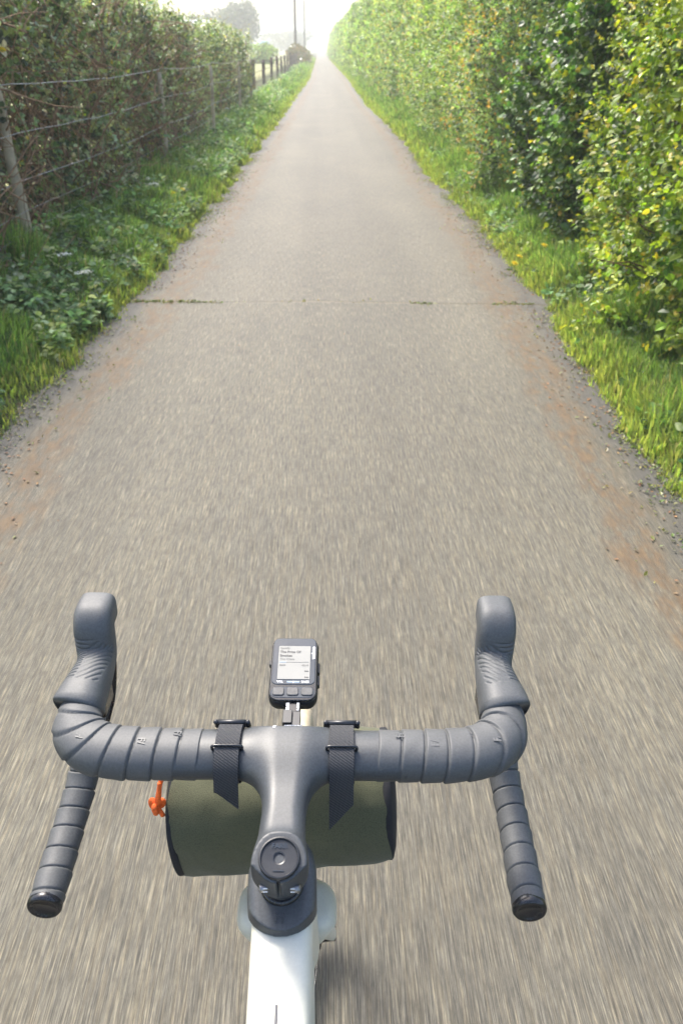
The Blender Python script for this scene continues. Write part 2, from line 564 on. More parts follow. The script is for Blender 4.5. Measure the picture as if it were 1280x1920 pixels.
M['tan'] = plain('tan_sidewall', (0.42, 0.36, 0.25), 0.75)
M['crack'] = plain('crack_filler', (0.045, 0.042, 0.036), 0.95, scale=60)
M['hill'] = plain('hill_grass', (0.10, 0.13, 0.08), 0.95, scale=0.02)
M['render_wall'] = plain('barn_wall', (0.35, 0.38, 0.38), 0.8)
M['barn_roof'] = plain('barn_roof', (0.52, 0.60, 0.64), 0.5)
M['glass_dark'] = plain('dark_glass', (0.03, 0.05, 0.06), 0.15)
M['green_paint'] = plain('dark_green_paint', (0.03, 0.09, 0.08), 0.4)
M['cyan_paint'] = plain('pale_blue_paint', (0.35, 0.65, 0.70), 0.4)


# ------------------------------------------------------------------ ground and path
CY = [-10, 3, 5.6, 8.5, 11.4, 17, 28, 37, 53, 130, 280, 700]
CX = [-0.04, -0.03, 0.10, 0.16, 0.19, 0.25, 0.25, 0.31, 0.45, 0.30, 0.0, -0.2]
HW = [1.42, 1.43, 1.43, 1.40, 1.34, 1.34, 1.20, 1.17, 1.13, 1.15, 1.25, 1.3]
def pc(y): return np.interp(y, CY, CX)
def hw(y): return np.interp(y, CY, HW)
def edge_off(y, side):
    """Ragged position of the turf edge relative to the path's half width."""
    s = 37 if side > 0 else 57
    return 0.15 * (fbm(y * 0.9, 0.5, seed=s + 2, oct=3) - 0.5) + 0.17 * (fbm(y * 4.5, 3.5, seed=s + 5, oct=2) - 0.5)
def gheight(x, y):
    u = x - pc(y)
    w = hw(y) + np.where(u > 0, edge_off(y, 1), edge_off(y, -1))
    d = np.abs(u) - w
    z = np.where(d < 0, -0.03, -0.03 + 0.06 * np.clip(d / 0.12, 0, 1) + 0.06 * np.clip((d - 0.1) / 0.8, 0, 1))
    near = np.clip(1 - (np.abs(x) - 4) / 3, 0, 1) * (d > 0)
    return z + near * 0.05 * (fbm(x * 2.5, y * 2.5, seed=3) - 0.5)

gx = np.concatenate([-np.geomspace(640, 4.3, 26), np.linspace(-4.2, -0.9, 90), np.linspace(-0.8, 0.9, 6), np.linspace(1.0, 4.2, 90), np.geomspace(4.3, 640, 26)])
gy = np.concatenate([np.linspace(-12, 0.4, 8), np.linspace(0.5, 14, 240), 14 * (1 + np.linspace(0.005, 1, 120) ** 1.0 * 1.4), np.geomspace(34.5, 880, 70)])
GX, GY = np.meshgrid(gx, gy, indexing='ij')
GZ = gheight(GX, GY)
field = np.clip((-GX - 3.3) / 0.6, 0, 1)
V = np.stack([GX, GY, GZ], -1).reshape(-1, 3)
tint = np.zeros((len(V), 3)); tint[:, 0] = field.ravel()
F = grid_faces(len(gx), len(gy), wrap=False)
tag(part('ground', V, F, M['ground'], cols=tint), kind='structure')

# the asphalt path, with a wandering joint across it
def joint_y(x): return 5.60 - 0.02 * x + 0.07 * (fbm(x * 2.2, 0.3, seed=77) - 0.5) + 0.03 * (fbm(x * 14.0, 0.3, seed=78) - 0.5)
px = np.concatenate([np.linspace(-1, -0.62, 26), np.linspace(-0.6, 0.6, 61), np.linspace(0.62, 1, 26)])
J = [-0.05, -0.025, -0.014, -0.009, -0.003, 0.003, 0.009, 0.014, 0.025, 0.05]
py = np.concatenate([np.linspace(-10, 0.3, 8), np.linspace(0.4, 5.4, 110), [5.62 + j for j in J], np.linspace(5.85, 16, 180), np.linspace(16.2, 60, 120), np.geomspace(61, 700, 60)])
PU, PY = np.meshgrid(px, py, indexing='ij')
PX = pc(PY) + PU * (hw(PY) + 0.16)
wj = np.exp(-((PY - 5.62) / 0.25) ** 2)
PYs = PY + wj * (joint_y(PX) - 5.62)
dj = np.abs(PY - 5.62)
PZ = 0.012 * (1 - PU ** 2) + 0.012 * (fbm(PX * 0.8, PYs * 0.5, seed=9) - 0.5) * np.clip(PYs / 3, 0, 1)
depth_j = 0.006 * (0.1 + 1.3 * vnoise(PX * 2.2, 0.1, seed=91)) * (0.4 + 0.6 * (PX > 0.1))
PZ = PZ - depth_j * np.clip(1 - dj / 0.011, 0, 1) + 0.003 * np.exp(-((dj - 0.035) / 0.02) ** 2)
eu = np.abs(PU) * (hw(PY) + 0.16)
wl_ = hw(PY) + np.where(PU > 0, edge_off(PY, 1), edge_off(PY, -1))
band = 0.62 + 0.25 * (fbm(PY * 0.35, PU * 0 + 2.0, seed=15) - 0.5)
tint = np.zeros(PX.shape + (3,))
dd = wl_ - eu
tint[..., 0] = np.where(PU < 0, 1.0, 0.92) * np.exp(-((dd - 0.24) / (0.30 * band)) ** 2) * (0.55 + 0.45 * np.clip(dd / 0.2, 0, 1))
tint[..., 1] = np.clip(1 - (wl_ - eu) / 0.22, 0, 1)
tint[..., 2] = np.clip(1.25 - dj / 0.014, 0, 1)
V = np.stack([PX, PYs, PZ], -1).reshape(-1, 3)
tag(part('path', V, grid_faces(len(px), len(py), wrap=False), M['asphalt'], cols=tint.reshape(-1, 3)), kind='structure')
# moss filling part of the joint
def zpath(x, y): return 0.012 * (1 - ((x - pc(y)) / (hw(y) + 0.16)) ** 2)

# ------------------------------------------------------------------ foliage machinery
def unit(v): return v / (np.linalg.norm(v, axis=-1, keepdims=True) + 1e-9)
def rand_unit(n): return unit(rng.normal(size=(n, 3)))

LEAF6 = np.array([[0, 0, 0], [0.30, -0.46, 0.07], [0.72, -0.36, 0.10], [1, 0, -0.06], [0.72, 0.36, 0.10], [0.30, 0.46, 0.07]])
LEAF6_Q = np.array([[0, 1, 2, 3], [0, 3, 4, 5]])
LEAF4 = np.array([[0, 0, 0], [0.45, -0.46, 0.08], [1, 0, -0.05], [0.45, 0.46, 0.08]])
LEAF4_Q = np.array([[0, 1, 2], [0, 2, 3]])
def leaves(P, D, N, size, width, col, fine=True):
    """Leaf blades: base P, midrib D, face normal N, per-leaf size; returns arrays."""
    T, Q = (LEAF6, LEAF6_Q) if fine else (LEAF4, LEAF4_Q)
    D = unit(D); S = unit(np.cross(N, D)); N = np.cross(D, S)
    sz = np.asarray(size)[:, None, None]
    V = P[:, None] + sz * (T[None, :, 0:1] * D[:, None] + width * T[None, :, 1:2] * S[:, None] + T[None, :, 2:3] * N[:, None])
    n, m = len(P), len(T)
    F = (Q[None] + (np.arange(n) * m)[:, None, None]).reshape(-1, Q.shape[1])
    C = np.repeat(col, m, axis=0)
    return V.reshape(-1, 3), F, C

def pick(pal, w, n, jitter=0.22):
    pal = np.asarray(pal, float)
    w = np.asarray(w, float) / np.sum(w)
    c = pal[rng.choice(len(pal), n, p=w)]
    return np.clip(c * (1 + jitter * rng.normal(size=(n, 1))) * (1 + 0.08 * rng.normal(size=(n, 3))), 0.004, 0.75)

def sprigs(C, out, per, length, size, pal, w, tip=None, tipw=0.0, fine=True, width=0.8, spread=0.5, jitter=0.2, shade=None):
    """Short leafy shoots: roots C growing along out, each with several leaves."""
    n = len(C)
    d = unit(out + spread * rng.normal(size=(n, 3)) + np.array([0, 0, 0.25]))
    L = length * rng.uniform(0.5, 1.4, n)
    base = pick(pal, w, n, jitter)
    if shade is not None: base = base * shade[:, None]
    k = np.tile(np.arange(per), n)
    i = np.repeat(np.arange(n), per)
    t = (k + rng.uniform(0, 1, n * per)) / per
    P = C[i] + d[i] * (L[i] * t)[:, None]
    side = unit(np.cross(d[i], rand_unit(n * per)))
    D = unit(d[i] * 0.5 + side * 0.9 + np.array([0, 0, -0.15]) + 0.25 * rng.normal(size=(n * per, 3)))
    N = unit(unit(out[i]) * 0.55 + np.array([0, 0, 0.75]) + 0.45 * rng.normal(size=(n * per, 3)))
    col = base[i] * (1 + 0.16 * rng.normal(size=(n * per, 1)))
    if tip is not None and tipw > 0:
        m = (t > 0.72) & (rng.uniform(size=n)[i] < tipw)
        col[m] = pick(tip, np.ones(len(tip)), m.sum(), 0.2)
    col = np.clip(col, 0.004, 0.8)
    s = size * rng.uniform(0.6, 1.3, n * per) * (1 - 0.35 * t)
    return leaves(P, D, N, s, width, col, fine)

def join(lst):
    Vs, Fs, Cs, n = [], {3: [], 4: []}, [], 0
    for V, F, C in lst:
        Vs.append(V); Fs[F.shape[1]].append(F + n); Cs.append(C); n += len(V)
    return np.vstack(Vs), [np.vstack(Fs[k]) for k in (4, 3) if Fs[k]], np.vstack(Cs)

def branch_path(p, d, L, n=7, wob=0.12, droop=0.0):
    pts = [np.array(p, float)]
    d = np.array(d, float); d /= np.linalg.norm(d)
    for i in range(n - 1):
        d = d + wob * rng.normal(size=3) + np.array([0, 0, -droop])
        d /= np.linalg.norm(d)
        pts.append(pts[-1] + d * L / (n - 1))
    return np.array(pts)

# ------------------------------------------------------------------ right hand hedge
def face_r(y, z, yc, hwid, bulge):
    """x of the hedge face."""
    b = pc(y) + np.interp(y, [0, 6, 12, 25, 60, 200], [1.98, 2.02, 2.02, 2.08, 1.9, 1.9])
    prof = 0.05 * np.clip(0.5 - z, 0, 0.5) / 0.5 - 0.14 * np.exp(-((z - 1.1) / 0.8) ** 2) + 0.22 * np.clip(z - 2.2, 0, 3)
    u = np.clip(np.abs(y - yc) / hwid, 0, 1.25)
    lump = -bulge * (1 - u ** 2.2)
    n = 0.85 * (fbm(y * 1.5, z * 0.75, seed=int(yc * 7) % 97, oct=3) - 0.5)
    return b + prof + lump + n

def hedge_r(y0, y1, top, pal, w, tip, tipw, leaf, per_m2, bulge, label, fine, cat='hedge shrub', nbranch=6, big=0, width=0.8, shoot=0.16, bias=0.0):
    yc, hwid = (y0 + y1) / 2, (y1 - y0) / 2
    x0 = float(pc(yc)) + 2.7
    root = thing('hedge_shrub', label, cat, (x0, yc, 0.03), group='shrubs of the right hand hedge')
    off = np.array([x0, yc, 0.03])
    per = 9 if fine else 7
    area = (y1 - y0 + 0.5) * top
    n = int(area * per_m2 / per)
    y = rng.uniform(y0 - 0.22, y1 + 0.22, n)
    z = top * rng.uniform(0.02, 1, n) ** 1.0
    f = face_r(y, z, yc, hwid, bulge)
    clump = fbm(y * 2.3, z * 2.3, seed=int(yc * 13) % 89, oct=2)
    keep = clump > rng.uniform(0.22, 0.56, n)
    y, z, f = y[keep], z[keep], f[keep]
    n = len(y)
    depth = rng.exponential(0.17, n) * np.where(rng.uniform(size=n) < 0.25, 2.4, 0.9)
    C = np.stack([f + 0.08 + depth, y, z * (1 - 0.02 * rng.uniform(size=n))], 1)
    topm = z > top * 0.86
    out = np.stack([-np.ones(n) * np.where(topm, 0.4, 1.0), 0.35 * rng.normal(size=n), 0.35 + 0.9 * topm], 1)
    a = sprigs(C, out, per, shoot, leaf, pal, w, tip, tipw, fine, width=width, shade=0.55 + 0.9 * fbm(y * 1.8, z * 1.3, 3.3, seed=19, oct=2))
    lst = [a]
    # inner leaves that close the hedge, in one darkened palette colour
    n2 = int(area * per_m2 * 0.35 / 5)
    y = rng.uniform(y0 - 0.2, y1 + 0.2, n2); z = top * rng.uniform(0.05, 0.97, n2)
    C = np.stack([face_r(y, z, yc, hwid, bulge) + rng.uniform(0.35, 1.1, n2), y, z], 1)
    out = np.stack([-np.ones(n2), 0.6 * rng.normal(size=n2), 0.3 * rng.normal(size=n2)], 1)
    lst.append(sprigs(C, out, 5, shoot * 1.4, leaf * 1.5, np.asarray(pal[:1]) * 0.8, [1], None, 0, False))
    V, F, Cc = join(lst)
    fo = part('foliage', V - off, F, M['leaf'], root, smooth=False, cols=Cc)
    tag(fo, kind='stuff')
    # woody stems and boughs
    for k in range(nbranch):
        yb = rng.uniform(y0 + 0.1, y1 - 0.1)
        p = branch_path((float(face_r(yb, 0.2, yc, hwid, bulge)) + rng.uniform(0.5, 0.8), yb, 0.02), (rng.uniform(0.0, 0.25), rng.uniform(-0.3, 0.3), 1), top * 0.85, 9, 0.10)
        vb, fb = sweep(p - off, np.linspace(0.024, 0.005, 9), np.linspace(0.024, 0.005, 9), 6, up=(0.9, 0.1, 0.1), caps=False)
        part('branch', vb, fb, M['bark'], root)
    tw = []
    for k in range(int(14 * (y1 - y0)) if fine else 6):
        yb = rng.uniform(y0, y1); zb = rng.uniform(0.1, top * 0.9)
        tw.append((branch_path((float(face_r(yb, zb, yc, hwid, bulge)) + 0.35, yb, zb), (-1, rng.uniform(-1, 1), rng.uniform(-0.2, 0.8)), rng.uniform(0.25, 0.5), 5, 0.2) - off, 0.006, 0.002))
    vt, ft = tubes(tw, 4)
    tag(part('twigs', vt, ft, M['bark'], root), kind='stuff')
    if big:                                    # the largest leaves of the near face, one by one
        T, Q = LEAF6, LEAF6_Q
        kinds = []
        for q in range(8):
            c = pick(pal, w, 1, 0.15)
            kinds.append(mesh_data('leaf', T * np.array([1, width, 1.0]), Q, M['leaf'], False, np.repeat(c, len(T), 0)))
        yy = rng.uniform(y0, y1, big); zz = rng.uniform(0.15, min(top, 1.9), big)
        ff = face_r(yy, zz, yc, hwid, bulge) + rng.uniform(-0.02, 0.08, big)
        for q in range(big):
            o = obj('leaf', kinds[q % 8], root)
            d = Vector((-0.5, 0.7 * random.gauss(0, 1), 0.2 * random.gauss(0, 1) - 0.3)).normalized()
            nn = Vector((-0.6, 0.4 * random.gauss(0, 1), 0.8)).normalized()
            s = nn.cross(d).normalized(); nn = d.cross(s)
            s_ = leaf * random.uniform(1.0, 1.6)
            m = Matrix((( *[], d.x, s.x, nn.x, 0), (d.y, s.y, nn.y, 0), (d.z, s.z, nn.z, 0), (0, 0, 0, 1))) @ Matrix.Scale(s_, 4)
            m.translation = Vector((ff[q] - off[0], yy[q] - off[1], zz[q] - off[2]))
            o.matrix_local = m
    return root

YG = [(0.30, 0.40, 0.035), (0.18, 0.28, 0.035), (0.06, 0.115, 0.022), (0.36, 0.40, 0.04)]
DG = [(0.09, 0.19, 0.04), (0.18, 0.30, 0.055), (0.045, 0.095, 0.028)]
OG = [(0.20, 0.31, 0.085), (0.36, 0.47, 0.15), (0.065, 0.115, 0.04)]
PG = [(0.26, 0.39, 0.085), (0.42, 0.53, 0.14), (0.10, 0.17, 0.05)]
ORANGE = [(0.60, 0.42, 0.07), (0.52, 0.48, 0.07), (0.58, 0.28, 0.05)]
YEL = [(0.46, 0.48, 0.04), (0.36, 0.40, 0.04), (0.50, 0.40, 0.04)]
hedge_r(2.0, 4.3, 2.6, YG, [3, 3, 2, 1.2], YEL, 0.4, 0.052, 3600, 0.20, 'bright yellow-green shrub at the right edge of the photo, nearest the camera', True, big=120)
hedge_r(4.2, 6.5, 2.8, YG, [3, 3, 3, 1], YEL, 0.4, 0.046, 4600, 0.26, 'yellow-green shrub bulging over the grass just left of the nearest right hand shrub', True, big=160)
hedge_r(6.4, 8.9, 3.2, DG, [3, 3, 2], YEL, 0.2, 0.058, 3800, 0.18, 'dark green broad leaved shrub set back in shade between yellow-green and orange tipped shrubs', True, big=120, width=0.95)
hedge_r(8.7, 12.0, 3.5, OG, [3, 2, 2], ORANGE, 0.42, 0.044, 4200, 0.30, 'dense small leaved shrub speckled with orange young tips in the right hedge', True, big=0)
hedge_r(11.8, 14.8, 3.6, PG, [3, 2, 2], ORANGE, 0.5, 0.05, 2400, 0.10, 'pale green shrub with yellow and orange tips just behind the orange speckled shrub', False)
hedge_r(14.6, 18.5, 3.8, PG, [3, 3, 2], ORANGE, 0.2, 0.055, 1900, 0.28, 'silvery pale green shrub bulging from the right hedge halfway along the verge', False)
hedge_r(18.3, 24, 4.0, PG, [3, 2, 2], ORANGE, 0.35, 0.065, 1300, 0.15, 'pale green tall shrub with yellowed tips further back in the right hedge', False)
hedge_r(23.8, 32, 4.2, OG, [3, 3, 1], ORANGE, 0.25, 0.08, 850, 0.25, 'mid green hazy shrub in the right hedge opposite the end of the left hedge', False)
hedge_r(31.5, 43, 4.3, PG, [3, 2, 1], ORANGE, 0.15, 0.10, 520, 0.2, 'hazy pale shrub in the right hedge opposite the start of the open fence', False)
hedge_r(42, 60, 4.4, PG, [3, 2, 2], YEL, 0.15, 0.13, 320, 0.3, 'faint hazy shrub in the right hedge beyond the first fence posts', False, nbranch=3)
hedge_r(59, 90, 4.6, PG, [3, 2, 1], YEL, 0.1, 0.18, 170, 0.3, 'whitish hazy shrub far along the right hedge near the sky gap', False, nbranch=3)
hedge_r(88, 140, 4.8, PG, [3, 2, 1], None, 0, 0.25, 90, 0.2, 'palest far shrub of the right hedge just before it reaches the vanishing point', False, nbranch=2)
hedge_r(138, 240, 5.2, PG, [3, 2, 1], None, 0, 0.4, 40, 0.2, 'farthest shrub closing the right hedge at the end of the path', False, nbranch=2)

# ------------------------------------------------------------------ left hand hedge
def face_l(y, z):
    return pc(y) - np.interp(y, [0, 10, 28], [2.36, 2.30, 2.20]) - 0.12 * np.clip(z - 1.2, 0, 1.5) + 0.7 * (fbm(y * 1.1, z * 1.2, seed=44, oct=3) - 0.5)

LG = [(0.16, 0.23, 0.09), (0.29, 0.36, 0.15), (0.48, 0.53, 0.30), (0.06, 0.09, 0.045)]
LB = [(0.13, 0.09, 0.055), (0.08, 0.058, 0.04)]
def hedge_l(y0, y1, top, leafy, label, leaf, per_m2, fine, nb, tipw=0.1):
    yc = (y0 + y1) / 2
    x0 = float(pc(yc)) - 3.0
    root = thing('hedge_shrub', label, 'hedge shrub', (x0, yc, 0.05), group='shrubs of the left hand hedge')
    off = np.array([x0, yc, 0.05])
    per = 8 if fine else 7
    area = (y1 - y0 + 0.4) * top
    n = int(area * per_m2 / per)
    y = rng.uniform(y0 - 0.2, y1 + 0.2, n); z = top * rng.uniform(0.03, 1.0, n)
    tt = top * (0.84 + 0.32 * fbm(y * 1.9, 0.2, seed=61))
    keep = (fbm(y * 1.9, z * 1.9, seed=int(yc * 5) % 83, oct=2) > rng.uniform(0.3, 0.62, n) - 0.25 * (leafy - 0.5) - 0.22 * (z / top > 0.7)) & (z < tt)
    y, z = y[keep], z[keep]; n = len(y)
    C = np.stack([face_l(y, z) - 0.05 - rng.exponential(0.22, n), y, z], 1)
    out = np.stack([np.ones(n), 0.4 * rng.normal(size=n), 0.3 + 0.8 * (z > top * 0.8)], 1)
    lst = [sprigs(C, out, per, 0.13, leaf, LG, [3, 3, 1.6, 2], YEL, tipw, fine, width=0.85)]
    # top canopy and the far side; paler leaf mix paints in the lit top
    n2 = int((y1 - y0) * 1.3 * per_m2 * 0.5 / 7)
    y = rng.uniform(y0, y1, n2); xd = rng.uniform(0.1, 1.3, n2)
    zt = top * (0.82 + 0.32 * fbm(y * 1.9, xd * 1.5 + 0.2, seed=61)) + 0.12 * np.sin(np.pi * np.clip(xd / 1.3, 0, 1)) - rng.exponential(0.08, n2)
    C = np.stack([face_l(y, zt) - xd, y, zt], 1)
    out = np.stack([0.4 * rng.normal(size=n2), 0.4 * rng.normal(size=n2), np.ones(n2)], 1)
    lst.append(sprigs(C, out, 7, 0.22, leaf, LG, [3, 3, 3, 1], YEL, 0.3, fine, width=0.85))
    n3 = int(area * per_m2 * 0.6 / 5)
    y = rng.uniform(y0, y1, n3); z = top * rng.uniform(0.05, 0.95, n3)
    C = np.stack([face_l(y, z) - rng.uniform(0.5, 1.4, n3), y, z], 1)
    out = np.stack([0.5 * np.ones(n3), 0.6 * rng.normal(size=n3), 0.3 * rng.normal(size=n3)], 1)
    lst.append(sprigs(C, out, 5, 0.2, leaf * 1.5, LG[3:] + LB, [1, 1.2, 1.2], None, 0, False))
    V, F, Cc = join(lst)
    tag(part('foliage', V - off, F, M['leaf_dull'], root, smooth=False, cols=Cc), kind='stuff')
    for k in range(nb):
        yb = rng.uniform(y0, y1)
        if k % 3 == 0:
            p = branch_path((float(face_l(yb, 0.1)) - rng.uniform(0.25, 0.6), yb, 0.0), (rng.uniform(-0.2, 0.1), rng.uniform(-0.3, 0.3), 1), top * rng.uniform(0.6, 0.85), 9, 0.16)
            r = rng.uniform(0.012, 0.022)
        else:
            zb = rng.uniform(0.15, top * 0.9)
            p = branch_path((float(face_l(yb, zb)) - rng.uniform(0.12, 0.45), yb, zb), (rng.uniform(-0.3, 0.25), rng.normal() * 0.5, rng.uniform(-0.2, 1.0)), rng.uniform(0.4, 0.9), 8, 0.2, 0.03)
            r = rng.uniform(0.006, 0.014)
        vb, fb = sweep(p - off, np.linspace(r, r * 0.35, len(p)), np.linspace(r, r * 0.35, len(p)), 6, up=(0.9, 0.13, 0.2), caps=False)
        part('branch', vb, fb, M['twig'], root)
    tw = []
    for k in range(int((200 if fine else 30) * (y1 - y0))):
        yb = rng.uniform(y0, y1); zb = top * rng.uniform(0.0, 0.92)
        tw.append((branch_path((float(face_l(yb, zb)) - rng.exponential(0.25), yb, zb), (rng.uniform(-0.6, 0.4), rng.normal(), rng.normal() * 0.8 + 0.3), rng.uniform(0.3, 0.85), 5, 0.28, 0.05) - off, rng.uniform(0.004, 0.010), 0.002))
    vt, ft = tubes(tw, 4)
    tag(part('twigs', vt, ft, M['twig'], root), kind='stuff')

hedge_l(2.2, 5.6, 2.22, 0.05, 'brown twiggy thicket at the left edge of the photo, nearest the camera', 0.060, 2000, True, 26)
hedge_l(5.4, 8.6, 2.16, 0.25, 'tangled bramble shrub with bare brown stems behind the leaning near fence post', 0.058, 2200, True, 30)
hedge_l(8.4, 11.6, 2.08, 0.5, 'half leafy grey-green shrub behind the second post of the near wire fence', 0.055, 1900, True, 20)
hedge_l(11.4, 15.2, 1.95, 0.60, 'bushy grey-green shrub behind the third post of the near wire fence', 0.058, 1600, True, 14)
hedge_l(15.0, 20.0, 1.85, 0.62, 'rounded leafy shrub with yellow tips, second from the far end of the left hedge', 0.055, 1500, False, 10, 0.25)
hedge_l(19.8, 27.0, 1.80, 0.66, 'last shrub at the far end of the left hedge, beside the open fence', 0.065, 1100, False, 10, 0.2)

# ------------------------------------------------------------------ near fence along the left hedge
def post_mesh(h, r, lean, bot=-0.25):
    n = 9
    z = np.linspace(bot, h, n)
    p = np.stack([lean[0] * z + 0.004 * rng.normal(size=n), lean[1] * z + 0.004 * rng.normal(size=n), z], 1)
    rr = r * (1 + 0.08 * rng.normal(size=n))
    rr[-1] *= 0.9
    return sweep(p, rr, rr * 0.9, 10, up=(0, 1, 0.01))
nf = thing('wire_fence', 'old wire fence on slim weathered posts in front of the left hedge', 'fence', (-2.35, 10, 0.05))
NP = [(-2.36, 2.0), (-2.22, 6.35), (-2.02, 11.4), (-1.95, 16.0), (-1.90, 21.0), (-2.0, 26.0)]
post_xy = []
for i, (x, y) in enumerate(NP):
    lean = (-0.06 if i == 1 else rng.uniform(-0.05, 0.03), rng.uniform(-0.05, 0.05))
    v, f = post_mesh(1.34 if i < 2 else 1.24, 0.040 if i == 1 else 0.030, lean)
    o = part('post', v, f, M['post'], nf)
    o.location = (x + 2.35, y - 10, 0)
for zz, rr in ((1.28, 0.0034), (0.97, 0.003), (0.66, 0.003), (0.46, 0.0018), (0.32, 0.0018), (0.18, 0.0018)):
    pts = []
    for i in range(len(NP) - 1):
        a, b = np.array(NP[i]), np.array(NP[i + 1])
        for t in np.linspace(0, 1, 10, endpoint=False):
            q = a + (b - a) * t
            pts.append((q[0] + 0.045 + 2.35 + 0.004 * rng.normal(), q[1] - 10, zz - 0.035 * math.sin(math.pi * t) + 0.003 * rng.normal()))
    v, f = sweep(np.array(pts), rr, rr, 5, caps=False)
    part('wire', v, f, M['wire'], nf)

# ------------------------------------------------------------------ open field fence further along
ff = thing('field_fence', 'dark post and wire fence beside the open field beyond the left hedge', 'fence', (-2.7, 38, 0.03))
ys = list(np.arange(30.5, 150, 5.7))
for i, y in enumerate(ys):
    v, f = post_mesh(1.12 + 0.06 * rng.normal(), 0.075, (rng.uniform(-0.03, 0.03), rng.uniform(-0.03, 0.03)))
    o = part('post', v, f, M['old_post'], ff)
    o.location = (float(pc(y)) - 0.3, y - 38, 0)
for zz in (1.02, 0.7, 0.35):
    pts = np.array([(float(pc(y)) - 0.22, y - 38, zz) for y in ys])
    v, f = sweep(pts, 0.012, 0.012, 4, caps=False)
    part('wire', v, f, M['old_post'], ff)

# low brownish hedge beyond the fence, poles, far trees, shed, vehicle
def bush_mass(name, label, cat, c, sx, sy, h, pal, w, leaf, n, group=None, trunk=0.0, base=0.0):
    root = thing(name, label, cat, (c[0], c[1], 0), group=group)
    blobs = []
    nb = 10 if trunk else 7
    for k in range(nb):
        a = rng.uniform(0, 2 * np.pi); r = rng.uniform(0, 0.75)
        zc = trunk + (h - trunk) * (rng.uniform(0.25, 0.78) if trunk else rng.uniform(0.05, 0.62))
        blobs.append((sx * r * math.cos(a), sy * r * math.sin(a), zc, rng.uniform(0.3, 0.5)))
    blobs.append((0, 0, trunk + (h - trunk) * (0.5 if trunk else 0.35), 0.62))
    lst = []
    for bx, by, bz, br in blobs:
        m = n // len(blobs)
        d = rand_unit(m)
        rr = br * (0.75 + 0.35 * rng.uniform(size=(m, 1))) * (0.8 + 0.5 * vnoise(d[:, 0] * 2.5 + bx, d[:, 1] * 2.5, d[:, 2] * 2.5, 5)[:, None])
        P = np.array([bx, by, bz]) + d * rr * np.array([sx, sy, (h - trunk) * 0.55])
        P[:, 2] = np.clip(P[:, 2], base, None)
        lst.append(leaves(P, rand_unit(m), unit(d + 0.6 * rand_unit(m)), leaf * rng.uniform(0.6, 1.4, m), 0.8, pick(pal, w, m, 0.25), False))
    V, F, C = join(lst)
    if trunk:
        cr = tag(part('crown', V, F, M['leaf_dull'], root, False, C), kind='stuff')
        p = branch_path((0, 0, -0.1), (0, 0, 1), h * 0.75, 8, 0.05)
        v, f = sweep(p, np.linspace(h * 0.035, h * 0.01, 8), np.linspace(h * 0.035, h * 0.01, 8), 8, up=(1, 0, 0), caps=False)
        part('trunk', v, f, M['bark'], root)
        for k in range(5):
            q = p[3 + k % 4]
            pb = branch_path(q, (rng.normal(), rng.normal(), 0.8), h * 0.4, 6, 0.12)
            v, f = sweep(pb, np.linspace(h * 0.014, h * 0.004, 6), np.linspace(h * 0.014, h * 0.004, 6), 6, up=(1, 0, 0.1), caps=False)
            part('limb', v, f, M['bark'], root)
    else:
        tag(part('foliage', V, F, M['leaf_dull'], root, False, C), kind='stuff')
        st = []
        for k in range(6):
            st.append((branch_path((rng.uniform(-sx, sx) * .5, rng.uniform(-sy, sy) * .5, 0), (0.3 * rng.normal(), 0.3 * rng.normal(), 1), h * 0.8, 6, 0.1), 0.03, 0.01))
        v, f = tubes(st, 5)
        tag(part('stems', v, f, M['bark'], root), kind='stuff')
    return root
BR = [(0.20, 0.14, 0.06), (0.14, 0.13, 0.06), (0.09, 0.11, 0.05)]
bush_mass('field_hedge', 'low brownish hedge against the far end of the open fence', 'hedge', (-2.6, 118), 1.5, 26, 2.4, BR, [2, 2, 1], 0.3, 5200)
bush_mass('bush', 'small green bush standing in the field just behind the open fence', 'bush', (-6.2, 100), 2.2, 2.6, 2.4, PG, [2, 2, 1], 0.25, 2600)
FT = [(0.07, 0.10, 0.05), (0.10, 0.13, 0.06), (0.05, 0.075, 0.04)]
bush_mass('field_tree', 'tall square topped hazy tree, rightmost of the far clump on the left', 'tree', (-15.8, 185), 5.0, 5.0, 9.6, FT, [2, 2, 1], 0.5, 5200, 'far trees across the field', 1.2)
bush_mass('field_tree', 'rounded hazy tree in the middle of the far clump on the left', 'tree', (-22.5, 180), 4.2, 4.5, 8.4, FT, [2, 2, 1], 0.5, 4200, 'far trees across the field', 1.0)
bush_mass('field_tree', 'lower hazy tree at the left of the far clump above the hedge', 'tree', (-26.5, 165), 3.8, 4.2, 6.2, FT, [2, 2, 1], 0.5, 3600, 'far trees across the field', 0.8)
bush_mass('field_tree', 'low faint tree far away just left of the two poles', 'tree', (-12.5, 330), 9, 8, 7.5, FT, [2, 2, 1], 0.9, 2600, 'far trees across the field', 0.8)

for (x, y, h), lab in (((-3.35, 121, 12.5), 'slim wooden utility pole, the left and nearer of the pair'), ((-3.15, 178, 15.5), 'slim wooden utility pole, the right and farther of the pair')):
    pr = thing('utility_pole', lab, 'pole', (x, y, 0), group='utility poles beside the path')
    v, f = sweep(np.array([[0, 0, z] for z in np.linspace(-0.3, h, 7)]), np.linspace(0.19, 0.14, 7), np.linspace(0.19, 0.14, 7), 10, up=(0, 1, 0))
    part('shaft', v, f, M['pole'], pr)
    v, f = box((0, 0.1, h - 0.5), (1.5, 0.1, 0.12)); part('crossarm', v, f, M['pole'], pr, False)
    for dx in (-0.6, 0.0, 0.6):
        v, f = lathe([(0, 0), (0.05, 0.0), (0.06, 0.06), (0.03, 0.12), (0.05, 0.16), (0, 0.2)], 10, origin=(dx, 0.1, h - 0.43)); part('insulator', v, f, M['print_white'], pr)

